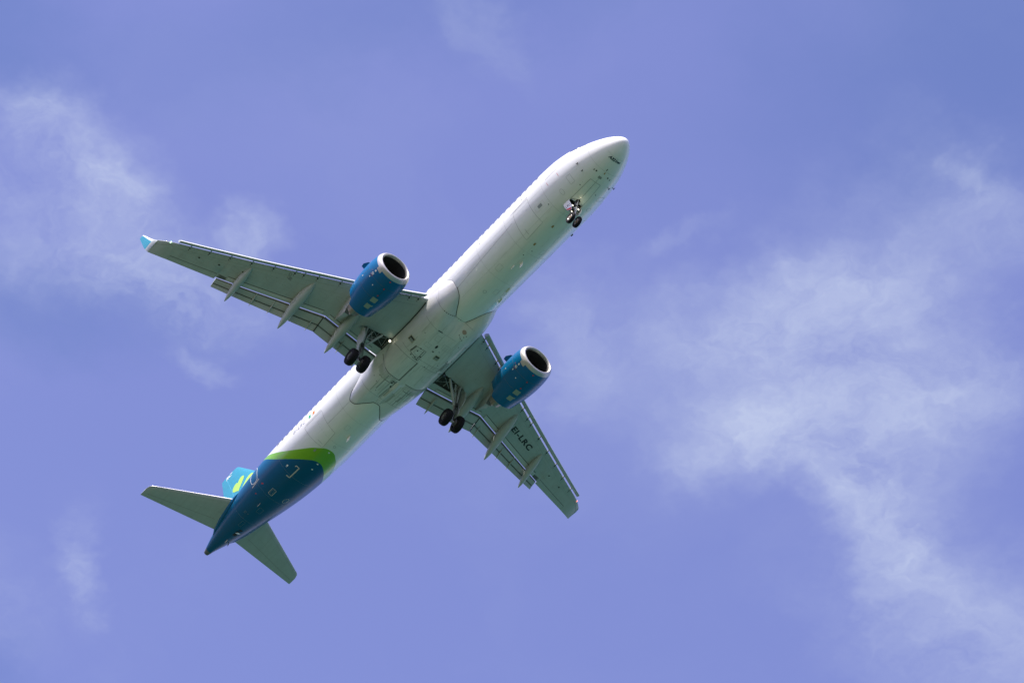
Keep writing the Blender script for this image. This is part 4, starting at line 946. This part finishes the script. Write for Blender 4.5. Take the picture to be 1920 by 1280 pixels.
# ------------------------------------------------------------------ landing gear
def wheel(parent, c, r, w, rimr, out, rimmat='rim', hubmat='gold'):
    c = Vector(c); ax = Vector((0, out, 0)); h = w / 2
    d = MB(); d.revolve(c, ax, [(-h * .72, rimr), (-h * .95, rimr + .04), (-h, r * .78), (-h * .9, r * .92), (-h * .6, r * .985), (-h * .28, r), (-h * .26, r * .975), (-h * .2, r * .975), (-h * .18, r), (h * .18, r), (h * .2, r * .975), (h * .26, r * .975), (h * .28, r), (h * .6, r * .985), (h * .9, r * .92), (h, r * .78), (h * .95, rimr + .04), (h * .72, rimr)], 48, 0)
    d.build('tyre', ['tyre'], parent, angle=28)
    d = MB(); d.revolve(c, ax, [(-h * .72, rimr * 1.01), (-h * .8, rimr * .9), (-h * .55, rimr * .8), (-h * .5, rimr * .3), (-h * .75, rimr * .22), (-h * .75, 0)], 30, 0)
    d.revolve(c, ax, [(h * .72, rimr * 1.01), (h * .82, rimr * .92), (h * .62, rimr * .82), (h * .5, rimr * .5), (h * .62, rimr * .32), (h * .9, rimr * .26), (h * .9, 0)], 30, 0, mif=lambda i, j: 1 if i in (3, 4) else 0)
    for k in range(9):
        a = 2 * math.pi * k / 9; p = c + ax * (h * .58) + Vector((math.cos(a), 0, math.sin(a))) * rimr * .66
        d.tube(p - ax * .01, p + ax * .015, rimr * .09, rimr * .09, 8, 2)
    d.build('rim', [rimmat, hubmat, 'dark'], parent, angle=35)
# nose gear
AX = Vector((-4.97, 0, -3.66))
d = MB(); d.tube((-4.72, 0, -1.7), (-4.86, 0, -2.9), .085, .085, 16, 0); d.tube((-4.86, 0, -2.9), AX, .055, .055, 14, 1)
d.tube(AX - Vector((0, .28, 0)), AX + Vector((0, .28, 0)), .05, .05, 12, 0)
d.tube((-4.80, -.18, -2.45), (-4.80, .18, -2.45), .10, .10, 14, 2); d.tube((-4.82, -.2, -2.7), (-4.82, .2, -2.7), .06, .06, 12, 0)
d.tube((-4.5, 0, -1.75), (-4.83, 0, -2.62), .035, .035, 10, 0); d.tube((-4.5, -.13, -1.7), (-4.80, -.05, -2.4), .03, .03, 10, 2); d.tube((-4.5, .13, -1.7), (-4.80, .05, -2.4), .03, .03, 10, 2)
d.path([(-4.90, .0, -2.85), (-5.16, 0, -3.15), (-4.99, 0, -3.55)], .03, 8, 0)
d.box((-4.86, -.22, -2.55), (.12, .12, .2), 2); d.box((-4.87, .24, -2.5), (.14, .14, .25), 2); d.box((-5.02, -.2, -2.72), (.16, .2, .2), 2)
for k in range(6): d.tube((-4.78 - .02 * k, .1 - .04 * k, -1.8), (-4.9, .08 - .03 * k, -3.0), .012, .012, 6, 2)
ngear = d.build('nose_gear', ['geargrey', 'metal', 'dark'], root)
wheel(ngear, AX + Vector((0, -.25, 0)), .38, .225, .2, -1); wheel(ngear, AX + Vector((0, .25, 0)), .38, .225, .2, -1)
for y, z, s, r in ((-.3, -2.62, 4.76, .06), (.12, -2.72, 4.72, .065), (-.16, -2.86, 5.02, .055)):
    d = MB(); p = Vector((-s, y, z)); d.revolve(p, (1, 0, -.12), [(-.1, .03), (-.06, r * .85), (0, r)], 16, 0); d.revolve(p, (1, 0, -.12), [(0, r * .92), (.025, r * .6), (.035, 0)], 16, 1); d.build('taxi_light', ['seam', 'lamp'], ngear)
def slab(name, P, th, mats_, parent, mi=0):
    P = [Vector(p) for p in P]; n = (P[1] - P[0]).cross(P[2] - P[0]).normalized() * th / 2; k = len(P); d = MB()
    d.add([p + n for p in P] + [p - n for p in P], [tuple(range(k)), tuple(range(2 * k - 1, k - 1, -1))] + [(i, (i + 1) % k, k + (i + 1) % k, k + i) for i in range(k)], mi)
    return d.build(name, mats_, parent, smooth=False)
DP = [(4.90, -2.02), (4.74, -2.68), (4.86, -2.95), (5.2, -2.74), (5.40, -2.2), (5.42, -2.0)]
dw = slab('gear_door', [(-s_, -.5 + .2 * (-2.0 - z_), z_) for s_, z_ in DP], .03, ['white'], ngear)
slab('gear_door', [(-s_, .5 - .2 * (-2.0 - z_), z_) for s_, z_ in DP], .03, ['white'], ngear)
# fleet letters and red band on the outer face of the starboard door
def dm(s_, z_, off=.022): return Vector((-s_, -.5 + .2 * (-2.0 - z_) - off, z_))
d = MB()
d.add([dm(4.80, -2.80), dm(4.86, -2.94), dm(5.2, -2.73), dm(5.25, -2.58)], [(0, 1, 2, 3)], 0)
d.text('LRC', lambda x, y: dm(5.26 - .42 * x, -2.50 - .10 * x + .20 * y), 1, .01, None)
d.build('door_marking', ['red', 'dark_grey'], dw, recalc=False)
# main gear
for sd in (1, -1):
    Y = sd * 3.74; A0 = Vector((-21.88, Y, -3.80)); top = Vector((-21.30, sd * 3.72, -.95)); mid = Vector((-21.62, Y, -2.55))
    d = MB(); d.tube(top, mid, .17, .15, 18, 0); d.tube(mid, A0, .085, .08, 16, 1); d.tube(mid + Vector((0, 0, .06)), mid - Vector((0, 0, .1)), .17, .15, 18, 0)
    d.tube(A0 - Vector((0, .62, 0)), A0 + Vector((0, .62, 0)), .075, .075, 14, 0)
    d.path([mid + Vector((-.12, 0, 0)), mid + Vector((-.52, 0, -.55)), A0 + Vector((-.1, 0, .08))], .05, 10, 0)
    d.tube(top + Vector((.35, 0, .1)), mid + Vector((.05, 0, .5)), .06, .06, 12, 0); d.tube(top + Vector((-.35, 0, .05)), mid + Vector((-.02, 0, .6)), .05, .05, 12, 0)
    d.box(A0 + Vector((0, 0, .22)), (.2, .26, .22), 2); d.box(mid + Vector((.14, 0, -.02)), (.14, .18, .24), 2)
    for k in range(7): d.path([top + Vector((.1, .05 * (k - 3), -.2)), mid + Vector((.16, .03 * (k - 3), .1)), mid + Vector((.14, .04 * (k - 3), -.5)), A0 + Vector((.12, .09 * (k - 3), .12))], .014, 6, 2)
    for k in (-1, 1): d.tube(A0 + Vector((0, .16 * k, 0)), A0 + Vector((0, .30 * k, 0)), .22, .24, 20, 3)
    g = d.build('main_gear', ['geargrey', 'metal', 'seam', mat('brake_disc', (.10, .095, .09), .6, metal=.3) if sd > 0 else bpy.data.materials['brake_disc']], root)
    for y in (3.275, 4.205): wheel(g, (A0.x, sd * y, A0.z), .585, .42, .27, 1 if sd * y > Y else -1, 'dark_grey', 'seam')
    d = MB(); p0 = Vector((-20.93, sd * 2.72, -1.25)); p1 = mid + Vector((.02, -sd * .1, -.05)); pm = p0.lerp(p1, .5)
    d.tube(p0, pm, .08, .085, 12, 0); d.tube(pm, p1, .085, .075, 12, 0); d.tube(pm - Vector((.1, 0, 0)), pm + Vector((.1, 0, 0)), .06, .06, 10, 0)
    d.tube(pm, Vector((-21.15, sd * 3.45, -1.1)), .022, .022, 8, 0); d.tube(p0 + Vector((-.1, 0, 0)), pm + Vector((-.05, 0, .1)), .025, .025, 8, 1)
    q0 = Vector((-21.12, sd * 3.3, -1.15)); d.tube(q0, mid + Vector((.0, 0, .35)), .05, .05, 10, 0); d.tube(p0.lerp(p1, .42), top.lerp(mid, .5), .035, .035, 8, 0); d.tube(p0.lerp(p1, .2), top.lerp(mid, .3), .028, .028, 8, 1); d.tube(top.lerp(mid, .15), p0.lerp(p1, .55), .025, .025, 8, 1)
    d.build('side_brace', ['geargrey', 'seam'], g)
    slab('gear_door', [(-s_, sd * (4.02 - .02 * (-1 - z_)), z_) for s_, z_ in ((21.2, -1.1), (20.93, -1.6), (20.88, -2.3), (21.1, -2.75), (21.42, -2.8), (21.52, -3.2), (21.75, -2.95), (21.76, -2.3), (21.7, -1.75), (21.42, -1.3))], .04, ['grey'], g)
    d = MB(); d.tube(mid + Vector((0, sd * .1, .1)), Vector((-21.5, sd * 4.0, -2.2)), .025, .025, 8, 0); d.tube(top + Vector((0, sd * .1, -.3)), Vector((-21.35, sd * 4.0, -1.5)), .025, .025, 8, 0); d.build('door_link', ['metal'], g)

# the two lit lamps throw a little light on the skin beside them
def spot(name, p, e, col=(1, .9, .62), r=.06):
    L_ = bpy.data.lights.new(name, 'POINT'); L_.energy = e; L_.color = col; L_.shadow_soft_size = r
    o = bpy.data.objects.new(name, L_); COL.objects.link(o); o.parent = root; o.location = p
spot('landing_lamp', (-20.62, -2.32, -1.5), .22); spot('taxi_lamp', (-4.5, .14, -2.55), 1.3)
